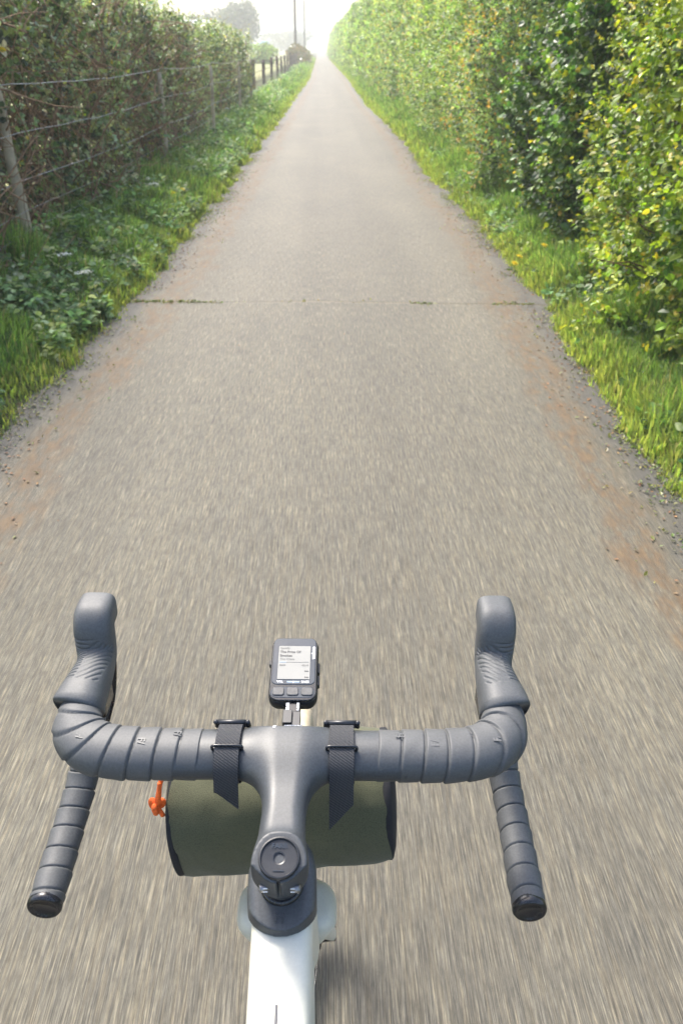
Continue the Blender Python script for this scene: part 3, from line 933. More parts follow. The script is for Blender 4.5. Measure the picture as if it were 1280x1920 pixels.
sh = thing('field_shed', 'small shed with a pale blue roof in front of the far trees', 'shed', (-19.6, 150, 0), 0.15)
v, f = box((0, 0, 2.2), (3.6, 4.0, 4.4)); part('wall', v, f, M['render_wall'], sh, False)
V = np.array([[-2.0, -2.2, 4.4], [2.0, -2.2, 4.4], [2.0, 2.2, 4.4], [-2.0, 2.2, 4.4], [-2.0, 0, 5.4], [2.0, 0, 5.4], [-2.0, -2.2, 4.5], [2.0, -2.2, 4.5], [2.0, 2.2, 4.5], [-2.0, 2.2, 4.5]])
part('roof', V, [np.array([[0, 3, 2, 1], [6, 7, 5, 4], [8, 9, 4, 5], [0, 1, 7, 6], [2, 3, 9, 8]]), np.array([[0, 6, 4], [0, 4, 9], [0, 9, 3], [1, 5, 7], [1, 8, 5], [1, 2, 8]])], M['barn_roof'], sh, False)
v, f = box((0.4, -2.03, 1.1), (1.2, 0.08, 2.2)); part('door', v, f, M['green_paint'], sh, False)
v, f = box((-1.0, -2.03, 2.9), (0.9, 0.08, 0.8)); part('window', v, f, M['glass_dark'], sh, False)

tr = thing('field_vehicle', 'small dark vehicle with a pale blue cab parked across the field', 'vehicle', (-10.4, 168, 0), 0.25)
v, f = rbox((0, 0.4, 1.0), (1.7, 3.2, 0.9), 0.25); part('body', v, f, M['green_paint'], tr)
v, f = rbox((0, -0.5, 2.05), (1.5, 1.5, 1.2), 0.2); part('cab', v, f, M['cyan_paint'], tr)
v, f = box((0, -1.27, 2.1), (1.2, 0.05, 0.7)); part('window', v, f, M['glass_dark'], tr, False)
for sx in (-1, 1):
    for yy, r in ((-0.8, 0.75), (1.4, 0.5)):
        v, f = lathe([(0, -0.18), (r * 0.55, -0.18), (r * 0.9, -0.2), (r, -0.12), (r, 0.12), (r * 0.9, 0.2), (r * 0.55, 0.18), (0, 0.18)], 22, axis=(1, 0, 0), origin=(sx * 0.95, yy, r))
        part('wheel', v, f, M['tyre'], tr)

# distant hills
hx = np.linspace(-600, 600, 80); hy = np.linspace(480, 870, 24)
HX, HY = np.meshgrid(hx, hy, indexing='ij')
HZ = -0.5 + 12 * np.sin(np.clip((HY - 480) / 390, 0, 1) * np.pi) * (0.5 + 0.8 * fbm(HX * 0.006, HY * 0.005, seed=4))
tag(part('hills', np.stack([HX, HY, HZ], -1).reshape(-1, 3), grid_faces(80, 24, False), M['hill']), kind='structure')

# ------------------------------------------------------------------ verge grass and low plants
def blades(n, side, y0, y1, hmin, hmax, wid, umax, pal, w, edge_bias=1.0):
    y = y0 + (y1 - y0) * rng.uniform(size=n)
    u = rng.uniform(size=n) ** edge_bias
    e = hw(y) + edge_off(y, side)
    d = u * umax - 0.02
    x = pc(y) + side * (e + d)
    tall = np.clip(d / umax, 0, 1)
    clump = fbm(x * 3.2, y * 3.2, seed=21 + side, oct=2)
    keep = clump + 0.25 * tall > rng.uniform(0.15, 0.55, n)
    x, y, d, tall, clump = x[keep], y[keep], d[keep], tall[keep], clump[keep]
    n = len(x)
    z = gheight(x, y) - 0.01
    h = (hmin + (hmax - hmin) * tall ** 0.8) * (0.15 + 1.7 * clump) * rng.uniform(0.5, 1.35, n)
    az = rng.uniform(0, 2 * np.pi, n)
    lean = rng.uniform(0.15, 0.85, n)
    dirv = np.stack([np.cos(az) - 0.25 * side, np.sin(az), np.zeros(n)], 1)
    sd_ = np.stack([-np.sin(az), np.cos(az), np.zeros(n)], 1)
    P = np.stack([x, y, z], 1)
    wd = wid * rng.uniform(0.6, 1.4, n)[:, None]
    up = np.array([0, 0, 1.0])
    m1 = P + (up * 0.55 + dirv * 0.18 * lean[:, None]) * h[:, None]
    t1 = P + (up * (0.98 - 0.35 * lean[:, None] ** 2) + dirv * 0.6 * lean[:, None]) * h[:, None]
    V = np.stack([P - sd_ * wd, P + sd_ * wd, m1 + sd_ * wd * 0.8, m1 - sd_ * wd * 0.8, t1], 1).reshape(-1, 3)
    b = (np.arange(n) * 5)[:, None]
    F4 = b + np.array([[0, 1, 2, 3]]); F3 = b + np.array([[3, 2, 4]])
    col = pick(pal, w, n, 0.2)
    col = col * (0.55 + 0.9 * fbm(x * 6, y * 6, seed=23, oct=2))[:, None]
    dead = rng.uniform(size=n) < 0.07
    col[dead] = np.array([0.36, 0.31, 0.16])
    yel = np.clip(1 - d / 0.28, 0, 1)[:, None] * (0.3 + 0.7 * (rng.uniform(size=(n, 1)) < 0.6))
    col = col * (1 - 0.75 * yel) + np.array([0.45, 0.46, 0.11]) * 0.75 * yel
    col = np.clip(col * (1 + 0.12 * rng.normal(size=(n, 1))), 0.01, 0.6)
    return V, F4, F3, np.repeat(col, 5, 0)

GR = [(0.20, 0.33, 0.075), (0.14, 0.25, 0.06), (0.30, 0.42, 0.11), (0.07, 0.15, 0.045)]
for side in (-1, 1):
    lst4, lst3, Vs, Cs, nv = [], [], [], [], 0
    um = 1.0 if side < 0 else 0.8
    for n, y0, y1, a, b, wd in ((26000, 1.6, 4.5, 0.05, 0.25, 0.0044), (32000, 4.5, 8, 0.05, 0.25, 0.0050), (30000, 8, 14, 0.05, 0.27, 0.006), (24000, 14, 28, 0.06, 0.27, 0.009), (16000, 28, 60, 0.08, 0.26, 0.016), (9000, 60, 170, 0.1, 0.3, 0.035)):
        V, f4, f3, C = blades(n, side, y0, y1, a, b * (1.0 if side < 0 else 1.15), wd, um, GR, [3, 3, 2, 2], 0.8)
        lst4.append(f4 + nv); lst3.append(f3 + nv); Vs.append(V); Cs.append(C); nv += len(V)
    o = part('verge_grass', np.vstack(Vs), [np.vstack(lst4), np.vstack(lst3)], M['grass'], None, True, np.vstack(Cs))
    tag(o, ('lush grass growing along the left edge of the path' if side < 0 else 'fresh green grass along the right edge of the path below the hedge'), 'grass', kind='stuff')

def weeds(n, side, y0, y1, umin, umax, size, per, hmax, pal, w, fine):
    y = rng.uniform(y0, y1, n); u = rng.uniform(umin, umax, n)
    x = pc(y) + side * (hw(y) + edge_off(y, side) + u)
    k = fbm(x * 1.7, y * 1.7, seed=33 + side, oct=2) > rng.uniform(0.3, 0.6, n)
    x, y, u = x[k], y[k], u[k]; n = len(x)
    z = gheight(x, y)
    i = np.repeat(np.arange(n), per)
    hh = hmax * rng.uniform(0.3, 1.1, n) * np.clip(0.35 + u / umax, 0, 1)
    t = rng.uniform(0.1, 1, n * per)
    az = rng.uniform(0, 2 * np.pi, n * per)
    D = np.stack([np.cos(az), np.sin(az), 0.15 + 0.35 * rng.normal(size=n * per)], 1)
    P = np.stack([x[i], y[i], z[i] + hh[i] * t], 1) + D * 0.03 * rng.uniform(0, 1, (n * per, 1))
    N = unit(np.array([0, 0, 1.0]) + 0.45 * rng.normal(size=(n * per, 3)))
    col = pick(pal, w, n, 0.2)[i] * (1 + 0.15 * rng.normal(size=(n * per, 1)))
    return leaves(P, D, N, size * rng.uniform(0.6, 1.35, n * per), 0.75, np.clip(col, 0.01, 0.6), fine)
WD = [(0.15, 0.26, 0.09), (0.24, 0.36, 0.15), (0.38, 0.47, 0.26), (0.07, 0.14, 0.05)]
lst = [weeds(1500, -1, 1.6, 5, 0.1, 1.05, 0.050, 12, 0.26, WD, [3, 3, 1.5, 2], True), weeds(1900, -1, 5, 9, 0.1, 1.05, 0.048, 11, 0.28, WD, [3, 3, 1.5, 2], True),
       weeds(1900, -1, 9, 16, 0.12, 1.0, 0.058, 10, 0.3, WD, [3, 3, 2, 2], False), weeds(1500, -1, 16, 34, 0.3, 1.2, 0.08, 9, 0.34, WD, [2, 3, 3, 1], False),
       weeds(500, -1, 34, 90, 0.5, 1.4, 0.11, 9, 0.4, WD, [2, 3, 2, 1], False)]
V, F, C = join(lst)
tag(part('verge_weeds', V, F, M['weed'], None, False, C), 'nettles and broad leaved weeds on the left verge below the hedge', 'weeds', kind='stuff')
lst = [weeds(800, 1, 1.6, 6, 0.1, 0.85, 0.045, 9, 0.2, WD, [3, 3, 1, 2], True), weeds(1100, 1, 6, 14, 0.1, 0.8, 0.045, 9, 0.22, WD, [3, 3, 1, 2], False), weeds(500, 1, 14, 40, 0.2, 0.8, 0.06, 8, 0.25, WD, [3, 3, 1, 2], False)]
V, F, C = join(lst)
tag(part('verge_weeds', V, F, M['weed'], None, False, C), 'low broad leaved weeds among the grass on the right verge', 'weeds', kind='stuff')

# low moss and creeping tufts on the path's rim and in the joint
def creep(n, side):
    y = rng.uniform(1.5, 16, n); u = -rng.exponential(0.06, n) + 0.03
    k = fbm(y * 2.3, u * 0 + side, seed=71, oct=2) > rng.uniform(0.42, 0.66, n)
    y, u = y[k], u[k]
    return pc(y) + side * (hw(y) + edge_off(y, side) + u), y
xs, yz = zip(*[creep(5200, s) for s in (-1, 1)])
x = np.concatenate(xs); y = np.concatenate(yz)
xj = np.concatenate([-1.45 + 0.75 * rng.uniform(0, 1, 420) ** 1.8, rng.uniform(0.62, 0.8, 60), rng.uniform(1.2, 1.5, 120), rng.uniform(-1.1, 0.6, 30)])
x = np.concatenate([x, xj]); y = np.concatenate([y, joint_y(xj) + 0.028 * rng.normal(size=len(xj)) * rng.uniform(0.1, 1, len(xj))])
n = len(x); az = rng.uniform(0, 2 * np.pi, n)
D = np.stack([np.cos(az), np.sin(az), rng.uniform(0.1, 0.9, n)], 1)
V, F, C = leaves(np.stack([x, y, zpath(x, y) + 0.002], 1), D, unit(np.array([0, 0, 1.0]) + 0.3 * rng.normal(size=(n, 3))), rng.uniform(0.008, 0.028, n), 0.6, pick([(0.20, 0.21, 0.05), (0.12, 0.17, 0.04), (0.25, 0.19, 0.06)], [3, 3, 1], n), False)
tag(part('creeping_moss', V, F, M['leaf'], None, False, C), 'yellow-green moss tufts creeping over the path edges and the joint', 'moss', kind='stuff')
# dead leaves and husks swept to the edges
n = 9000
side = np.where(rng.uniform(size=n) < 0.5, -1, 1); y = rng.uniform(1.4, 22, n)
u = -rng.gamma(1.5, 0.075, n)
k = (fbm(y * 1.6, side * 3.0 + u * 2, seed=81, oct=2) > rng.uniform(0.36, 0.6, n)) & (y > rng.uniform(1.5, 4.5, n))
side, y, u = side[k], y[k], u[k]; n = len(y)
x = pc(y) + side * (hw(y) + np.where(side > 0, edge_off(y, 1), edge_off(y, -1)) + u)
az = rng.uniform(0, 2 * np.pi, n)
x[:70] = rng.uniform(-1.2, 1.3, 70); y[:70] = rng.uniform(4.5, 20, 70)
D = np.stack([np.cos(az), np.sin(az), 0.12 * rng.normal(size=n)], 1)
V, F, C = leaves(np.stack([x, y, zpath(x, y) + 0.004], 1), D, unit(np.array([0, 0, 1.0]) + 0.25 * rng.normal(size=(n, 3))), rng.uniform(0.006, 0.026, n), 0.6, pick([(0.22, 0.11, 0.045), (0.15, 0.075, 0.035), (0.20, 0.15, 0.08)], [3, 3, 1], n), False)
tag(part('leaf_litter', V, F, M['litter'], None, False, C), 'brown dead leaves and husks scattered along the path edges', 'leaf litter', kind='stuff')

# ------------------------------------------------------------------ flowers
def flower_head(r, petals, up, mat_name, rings=2):
    lst = []
    for q in range(rings):
        m = petals
        a = np.linspace(0, 2 * np.pi, m, endpoint=False) + 0.2 * q
        D = np.stack([np.cos(a), np.sin(a), np.full(m, 0.25 + 0.55 * q)], 1)
        lst.append(leaves(np.zeros((m, 3)) + np.array([0, 0, 0.002 * q]), D, np.tile([0, 0, 1.0], (m, 1)) + 0 * D, np.full(m, r * (1 - 0.25 * q)), 0.34, np.ones((m, 3)), False))
    V, F, C = join(lst)
    return V, F
def dandelion(x, y, h, label):
    z = float(gheight(np.array(x), np.array(y)))
    root = thing('dandelion', label, 'flower', (x, y, z), group='yellow dandelions on the verges')
    p = spline([[0, 0, 0], [0.01, -0.01, h * 0.5], [0.0, -0.02, h]], 7)[0]
    v, f = sweep(p, 0.0022, 0.0022, 6, up=(1, 0, 0)); part('stem', v, f, M['stalk'], root)
    V, F = flower_head(0.036, 16, 1, 'petal', 3)
    o = part('flower_head', V, F, M['petal'], root, False); o.location = tuple(p[-1]); o.rotation_euler = (0.35, 0.1 * random.gauss(0, 1), random.random())
    n = 6; a = np.linspace(0, 2 * np.pi, n, endpoint=False)
    D = np.stack([np.cos(a), np.sin(a), np.full(n, 0.35)], 1)
    V, F, C = leaves(np.zeros((n, 3)), D, np.tile([0, 0, 1.0], (n, 1)), np.full(n, 0.10), 0.35, np.tile([0.08, 0.14, 0.035], (n, 1)), True)
    tag(part('leaf_rosette', V, F, M['leaf'], root, False, C), kind='stuff')
for a in ((-1.585, 9.1, 0.17, 'left of the two dandelions side by side on the left verge'), (-1.50, 9.22, 0.20, 'right of the two dandelions side by side on the left verge'),
          (1.545, 6.52, 0.11, 'lower dandelion of the close pair at the right path edge'), (1.60, 6.62, 0.13, 'upper dandelion of the close pair at the right path edge'), (1.80, 6.64, 0.16, 'single dandelion in deeper grass right of the close pair'),
          (-1.82, 19.9, 0.2, 'far dandelion on the left verge, left one near the hedge'), (-1.62, 20.3, 0.2, 'far dandelion on the left verge, right one near the path'), (-1.72, 20.1, 0.22, 'far dandelion on the left verge, between two others')):
    dandelion(*a)
def umbel(x, y, h, label):
    z = float(gheight(np.array(x), np.array(y)))
    root = thing('cow_parsley', label, 'wild flower', (x, y, z), group='white umbels on the left verge')
    p = spline([[0, 0, 0], [0.02, 0.01, h * 0.5], [0.01, -0.02, h]], 7)[0]
    v, f = sweep(p, 0.003, 0.002, 6, up=(1, 0, 0)); part('stem', v, f, M['stalk'], root)
    lst = []; ray = []
    for k in range(9):
        a = k * 2.4; r = 0.05 * math.sqrt((k + 0.5) / 9)
        c = p[-1] + np.array([r * math.cos(a), r * math.sin(a), 0.03 - r * 0.2])
        ray.append((np.array([p[-1], (p[-1] + c) / 2 + [0, 0, 0.004], c]), 0.001, 0.001))
        m = 10
        P = c + 0.009 * rng.normal(size=(m, 3)) * [1, 1, 0.3]
        lst.append(leaves(P, rand_unit(m) * [1, 1, 0.2], np.tile([0, 0, 1.0], (m, 1)) + 0.3 * rng.normal(size=(m, 3)), np.full(m, 0.010), 0.9, np.ones((m, 3)), False))
    V, F, C = join(lst)
    part_h = part('flower_head', V, F, M['white_petal'], root, False); tag(part_h, kind='stuff')
    v, f = tubes(ray, 4); tag(part('flower_rays', v, f, M['stalk'], root), kind='stuff')
    n = 14
    az = rng.uniform(0, 6.28, n)
    D = np.stack([np.cos(az), np.sin(az), np.full(n, 0.2)], 1)
    V, F, C = leaves(np.stack([0.02 * np.cos(az), 0.02 * np.sin(az), rng.uniform(0.05, h * 0.7, n)], 1), D, np.tile([0, 0, 1.0], (n, 1)), rng.uniform(0.06, 0.1, n), 0.5, np.tile([0.09, 0.15, 0.06], (n, 1)), True)
    tag(part('stem_leaves', V, F, M['leaf'], root, False, C), kind='stuff')
umbel(-1.63, 5.55, 0.17, 'white flower cluster nearest the joint across the path, left verge')
umbel(-1.8, 5.75, 0.22, 'white flower head deeper in the left verge level with the joint')
umbel(-1.75, 8.9, 0.24, 'white flower head beside the pair of dandelions on the left')
umbel(-1.75, 16.5, 0.5, 'tall white umbel at the foot of the left hedge, nearer of the far pair')
umbel(-1.7, 20.8, 0.5, 'tall white umbel at the foot of the left hedge, farther of the far pair')

# ------------------------------------------------------------------ bright air
hz = bpy.data.materials.new('haze'); hz.use_nodes = True
nt = hz.node_tree
for n_ in list(nt.nodes):
    if n_.type != 'OUTPUT_MATERIAL': nt.nodes.remove(n_)
vol = nt.nodes.new('ShaderNodeVolumePrincipled')
vol.inputs['Color'].default_value = (1.0, 0.985, 0.95, 1)
vol.inputs['Density'].default_value = HAZE
vol.inputs['Anisotropy'].default_value = -0.1
nt.links.new(vol.outputs[0], nt.nodes['Material Output'].inputs['Volume'])
v, f = box((0, 437, 8.0), (1300, 914, 18.4))
tag(part('haze', v, f, hz, None, False), 'pale bright haze filling the air over the path', 'haze', kind='stuff')

# ------------------------------------------------------------------ bicycle
BX, BY = -0.0357, 0.4148                        # steerer, on the ground plane
bike = thing('bicycle', 'drop bar bicycle with cream frame, grey wrapped bar and graphite one piece stem', 'bicycle', (BX, BY, 0))
STEER = rad(-1.36)
SL = 0.1243
RZ = np.array(Matrix.Rotation(STEER * 0.3, 3, 'Z'))
def steer(V): return np.asarray(V, float) @ RZ.T                             # bar turned a touch to the right
# cockpit space: origin at the bar centre, x right, y forward, z up, 122 mm ahead of the steerer
BARZ = 0.98
CK = Matrix.Translation((0, 0, BARZ)) @ Matrix.Rotation(STEER, 4, 'Z') @ Matrix.Translation((0, SL, 0))
CKn = np.array(CK)
def ck(V):
    V = np.asarray(V, float)
    return V @ CKn[:3, :3].T + CKn[:3, 3]
AX = np.array([0, -math.cos(rad(72)), math.sin(rad(72))])      # steering axis, upwards
SC = np.array([0, -SL, 0.016])                              # top of the steerer in cockpit space

# one piece bar and stem
def cockpit_sdf(X, Y, Z):
    zb = Z - 0.0
    bar = (np.sqrt((Y / 0.0262) ** 2 + (zb / 0.0185) ** 2) - 1) * 0.019
    bar = np.maximum(bar, np.abs(X) - 0.112)
    t = np.clip(-Y / SL, 0, 1)
    hwid = 0.0190 + 0.0025 * np.abs(t - 0.6) * 2
    zc = 0.001 + 0.002 * t
    hh = 0.015 + 0.002 * t
    qx = np.abs(X) - (hwid - 0.012); qz = np.abs(Z - zc) - (hh - 0.012)
    stem = np.hypot(np.maximum(qx, 0), np.maximum(qz, 0)) + np.minimum(np.maximum(qx, qz), 0) - 0.012
    stem = np.maximum(stem, np.maximum(Y - 0.005, -SL - 0.002 - Y))
    d = smin(bar, stem, 0.032)
    # clamp round the steerer
    px, py, pz = X, Y - SC[1], Z - SC[2]
    s = py * AX[1] + pz * AX[2]
    rx, ry, rz = px, py - s * AX[1], pz - s * AX[2]
    r = np.sqrt((rx / 1.0) ** 2 + ry ** 2 + rz ** 2)
    cl = np.maximum(r - 0.0172, np.abs(s + 0.022) - 0.020) - 0.0015
    d = smin(d, cl, 0.014)
    d = np.maximum(d, s - 0.0005 - 100 * (Y > SC[1] + 0.045))          # flat top under the cap
    slot = np.maximum(np.abs(X) - 0.0011, Y - (SC[1] - 0.008))
    return np.maximum(d, -slot)
V, F = surface_nets(cockpit_sdf, (-0.115, -0.165, -0.075), (0.115, 0.035, 0.045), 0.0013)
cockpit = part('handlebar', ck(V), F, M['carbon'], bike)

# tape: one strip wound along each side, from the tops round the hood to the bar end
def bar_path(s):
    P = [(0.083, 0, 0, .0245, .0190), (0.12, 0, 0, .0255, .0200), (0.155, 0.0005, 0.0005, .0262, .0205), (0.184, 0.006, 0.001, .0262, .0205), (0.204, 0.022, 0.002, .0248, .0205), (0.2105, 0.043, 0.003, .021, .020),
         (0.2125, 0.062, -0.002, .0178, .0178), (0.216, 0.084, -0.016, .0160, .0160), (0.220, 0.094, -0.042, .0155, .0155), (0.2235, 0.086, -0.072, .0155, .0155), (0.227, 0.060, -0.100, .0155, .0155),
         (0.2295, 0.022, -0.114, .0155, .0155), (0.230, -0.02, -0.120, .0157, .0157), (0.2295, -0.05, -0.122, .0160, .0160), (0.229, -0.072, -0.1225, .0150, .0150)]
    P = np.array(P, float); P[:, 0] *= s
    return P
marks = [(0.105, 0.3), (0.137, -0.2), (0.170, 0.4), (0.196, 0.1)]
for s in (-1, 1):
    Q, L = spline(bar_path(s), 620)
    th = np.linspace(0, 2 * np.pi, 40, endpoint=False)
    pitch = np.interp(L, [0, 0.12, 0.2, 0.5], [0.0215, 0.0215, 0.019, 0.0255])
    ph = np.cumsum(np.gradient(L) / pitch)
    lean = np.interp(L, [0, 0.08, 0.12, 0.17, 0.22], [0.10, 0.16, 0.55, 0.65, 0.15])
    u = ph[:, None] + s * lean[:, None] * np.sin(th)[None] * -1 + 0.5 * np.cos(th)[None] * lean[:, None] + (0.07 * (vnoise(ph * 0.9, 1.0, seed=5 + s) - 0.5))[:, None]
    fr = u - np.floor(u)
    disp = 0.0013 * (1 - fr) - 0.0022 * np.exp(-((fr - 0.0) / 0.045) ** 2) - 0.0022 * np.exp(-((fr - 1.0) / 0.045) ** 2)
    disp += 0.0007 * (fbm(Q[:, 0][:, None] * 60 + np.cos(th), Q[:, 1][:, None] * 60 + np.sin(th), Q[:, 2][:, None] * 60, seed=8) - 0.5)
    V, F = sweep(Q[:, :3], Q[:, 3], Q[:, 4], 40, power=2.15, disp=disp)
    if s > 0: pass
    tape = part('bar_tape', ck(V), F, M['tape'], bike)
    for xm, ym in marks:
        me = text_mesh('F/', 0.0100, 0.00012, M['tape_mark'], True)
        yy = ym * 0.02
        zz = 0.0205 * math.sqrt(max(0, 1 - (yy / 0.0262) ** 2)) + 0.0010
        tilt = math.atan2(yy / 0.0262 ** 2, zz / 0.0205 ** 2)
        me.transform(CK @ Matrix.Translation((s * xm, yy, zz)) @ Matrix.Rotation(-tilt, 4, 'X') @ Matrix.Rotation(rad(-90 if s < 0 else 90), 4, 'Z'))
        obj('tape_mark', me, tape)
    e = Q[-1, :3]; d = Q[-1, :3] - Q[-6, :3]; d /= np.linalg.norm(d)
    V, F = lathe([(0, -0.004), (0.0158, -0.004), (0.0163, 0.001), (0.0163, 0.004), (0.0150, 0.0062), (0.0125, 0.0064), (0.0118, 0.0052), (0.0, 0.005)], 32, axis=d, origin=e)
    part('bar_end_plug', ck(V), F, M['gloss_black'], bike)

# rubber brake hoods with cut grip grooves
for s in (-1, 1):
    P = [(0.2140, 0.0545, 0.006, .0245, .0225), (0.2138, 0.056, 0.0065, .0252, .0235), (0.2130, 0.066, 0.0085, .0240, .0225), (0.2110, 0.085, 0.0105, .0212, .0215), (0.2105, 0.104, 0.0105, .0190, .0210), (0.2120, 0.119, 0.0125, .0190, .0210),
         (0.2130, 0.1262, 0.0155, .0198, .0205), (0.2136, 0.1302, 0.0240, .0202, .0195), (0.2140, 0.1322, 0.0345, .0204, .0185), (0.2144, 0.1350, 0.0440, .0204, .0180), (0.2148, 0.1412, 0.0500, .0202, .0182), (0.2152, 0.1510, 0.0506, .0198, .0184), (0.2154, 0.1610, 0.0500, .0192, .0182), (0.2154, 0.1650, 0.0498, .0186, .0176), (0.2154, 0.1664, 0.0498, .0160, .0150), (0.2154, 0.1668, 0.0498, .002, .002)]
    P = np.array(P); P[:, 0] *= s
    Q, L = spline(P, 300)
    n = 120
    th = np.linspace(0, 2 * np.pi, n, endpoint=False)
    lat = np.cos(th)[None] * Q[:, 3:4] * (1 if True else 1)        # sideways, along S
    T, S, U = frames(Q[:, :3])
    outw = lat * np.sign(S[:, 0:1]) * s                            # + towards the outside
    top = np.sin(th)[None] > 0.12
    ridge = np.interp(L, [0.0, 0.10], [0.006, 0.001])[:, None]
    w = outw - ridge
    ph_o = L[:, None] / 0.0044
    ph_i = (L[:, None] + 1.05 * w) / 0.0074
    gr = lambda q: np.exp(-((q - np.round(q)) / 0.16) ** 2)
    zone = (L[:, None] > 0.018) & top
    dis = np.where(w > 0.0004, gr(ph_o) * (L[:, None] < 0.098) * (w < 0.021), gr(ph_i) * ((L[:, None] - 0.5 * w) < 0.098) * (w > -0.021) * (w < -0.0004)) * zone
    disp = -0.0010 * dis + 0.0004 * (fbm(Q[:, 0:1] * 90 + np.cos(th), Q[:, 1:2] * 90, np.sin(th) * 2, seed=6) - 0.5)
    pw = np.interp(L, [0, 0.03, 0.09, 0.14], [2.6, 2.5, 2.8, 4.0])
    V, F = sweep(Q[:, :3], Q[:, 3], Q[:, 4], n, power=pw, disp=disp)
    hood = part('brake_hood', ck(V), F, M['hood'], bike)
    V, F = sweep(spline([[s * 0.214, 0.146, 0.022], [s * 0.214, 0.160, -0.005], [s * 0.217, 0.157, -0.05], [s * 0.222, 0.137, -0.095]], 26)[0], np.interp(np.arange(26), [0, 4, 20, 25], [.006, .0095, .0085, .005]), np.interp(np.arange(26), [0, 25], [.005, .0035]), 16, up=(0, 1, 0), power=2.6)
    part('brake_lever', ck(V), F, M['gloss_black'], bike)
    V, F = rbox((s * 0.194, 0.078, -0.004), (0.006, 0.034, 0.022), 0.002)
    part('shift_button', ck(V), F, M['gloss_black'], hood)

# stem cap
O = ck(SC + AX * 0.0008); A = CKn[:3, :3] @ AX
V, F = crisp([(0.0001, -0.012), (0.0155, -0.012), (0.0168, -0.001), (0.0168, 0.0022), (0.0163, 0.0032), (0.0153, 0.0034), (0.0147, 0.0028), (0.0145, 0.0014), (0.0052, 0.0011), (0.0040, 0.0007), (0.0036, -0.003), (0.0036, -0.006), (0.0001, -0.006)], 56, axis=A, origin=O)
capo = part('stem_cap', V, F, M['plastic'], bike)
V, F = crisp([(0.0008, -0.0055), (0.0021, -0.0050), (0.0023, -0.0030), (0.0034, -0.0026), (0.0035, -0.006)], 6, axis=A, origin=O)
part('bolt', V, F, M['steel'], capo, False)
Rc = CK @ Matrix.Translation(SC) @ Matrix.Rotation(rad(18), 4, 'X')
text_part('cap_lettering', 'FARR', 0.0056, 0.0002, M['bezel'], Rc @ Matrix.Translation((0, 0.0092, 0.0024)), capo, True)
V, F = box((0, 0, 0), (0.009, 0.0005, 0.0004)); o = part('cap_line', V, F, M['bezel'], capo, False); o.matrix_local = Rc @ Matrix.Translation((0, -0.0102, 0.0026))
# clamp bolts with pale torque marks either side of the slot
for s in (-1, 1):
    c = SC + AX * -0.026 + np.array([s * 0.012, -0.0165, 0])
    V, F = lathe([(0.0001, -0.006), (0.0034, -0.006), (0.0034, 0.004), (0.0028, 0.0046), (0.0016, 0.0042), (0.0014, 0.002), (0.0001, 0.002)], 14, axis=(s, -0.35, 0.1), origin=c)
    bo = part('clamp_bolt', ck(V), F, M['steel'], bike)
    for k in range(2):
        V, F = box(c + np.array([s * -0.001, -0.0052, 0.006 - 0.004 * k]), (0.0036, 0.0006, 0.0006)); part('torque_mark', ck(V), F, M['print_white'], bo, False)

def top_z(x, y):
    z = np.linspace(0.04, -0.01, 400)
    d = cockpit_sdf(np.full(400, x), np.full(400, y), z)
    i = int(np.argmax(d < 0))
    return float(z[i])
# painted marks where the mount leaves the bar
V, F = sweep(np.array([[-0.0105 - 0.004 * t, 0.0225 - 0.012 * t, top_z(-0.0105 - 0.004 * t, 0.0225 - 0.012 * t) + 0.0003] for t in np.linspace(0, 1, 7)]), 0.0013, 0.0004, 6)
part('bar_print', ck(V), F, M['print_white'], cockpit, False)
z1, z2 = top_z(0.004, 0.0155), top_z(0.004, 0.0205)
text_part('bar_print', 'AERO', 0.0066, 0.0004, M['print_white'], CK @ Matrix.Translation((0.004, 0.018, (z1 + z2) / 2 + 0.0014)) @ Matrix.Rotation(math.atan2(z2 - z1, 0.005), 4, 'X'), cockpit, True)

# headset cover and frame in bicycle space (origin on the ground under the steerer)
S0 = np.array([0, -0.001, BARZ + 0.012])                      # steerer top
def ax(s): return S0 + AX * s
tt0, tt1 = np.array([0, 0.040, 0.9052]), np.array([0, -0.62, 0.845])
n = 40
t = np.linspace(0, 1, n)[:, None]
P = tt0 + (tt1 - tt0) * t
wtt = np.interp(t[:, 0], [0, 0.08, 0.3, 1], [0.0268, 0.0262, 0.0248, 0.017])
htt = np.interp(t[:, 0], [0, 0.1, 1], [0.026, 0.024, 0.016])
V, F = sweep(P, wtt, htt, 40, power=3.4)
tto = part('top_tube', V, F, M['cream'], bike)
def tt_top(y):
    k = (tt0[1] - y) / (tt0[1] - tt1[1])
    return tt0[2] + (tt1[2] - tt0[2]) * k + np.interp(k, t[:, 0], htt)
slope = math.atan2(tt0[2] - tt1[2], tt0[1] - tt1[1])
ys_ = np.linspace(-0.072, -0.22, 20)
V, F = sweep(np.array([[-0.0012, y, tt_top(y) + 0.0003] for y in ys_]), 0.0011, 0.0004, 6)
part('stripe', V, F, M['dark_line'], tto, False)
P, _ = spline([ax(-0.075), ax(-0.12), ax(-0.19), ax(-0.255)], 24)
V, F = sweep(P, np.linspace(0.0275, 0.031, 24), np.linspace(0.030, 0.036, 24), 40, up=(0, 1, 0.3), power=2.3)
part('head_tube', V, F, M['cream'], bike)
V, F = sweep(spline([ax(-0.215), [0, -0.10, 0.56], [0, -0.42, 0.29]], 24)[0], np.linspace(0.026, 0.03, 24), np.linspace(0.026, 0.028, 24), 28, power=2.6)
part('down_tube', V, F, M['cream'], bike)
V, F = sweep(np.array([[0, -0.42, 0.28], [0, -0.50, 0.55], [0, -0.585, 0.84], [0, -0.60, 0.89]]), 0.016, 0.019, 24, up=(0, 1, 0))
part('seat_tube', V, F, M['cream'], bike)
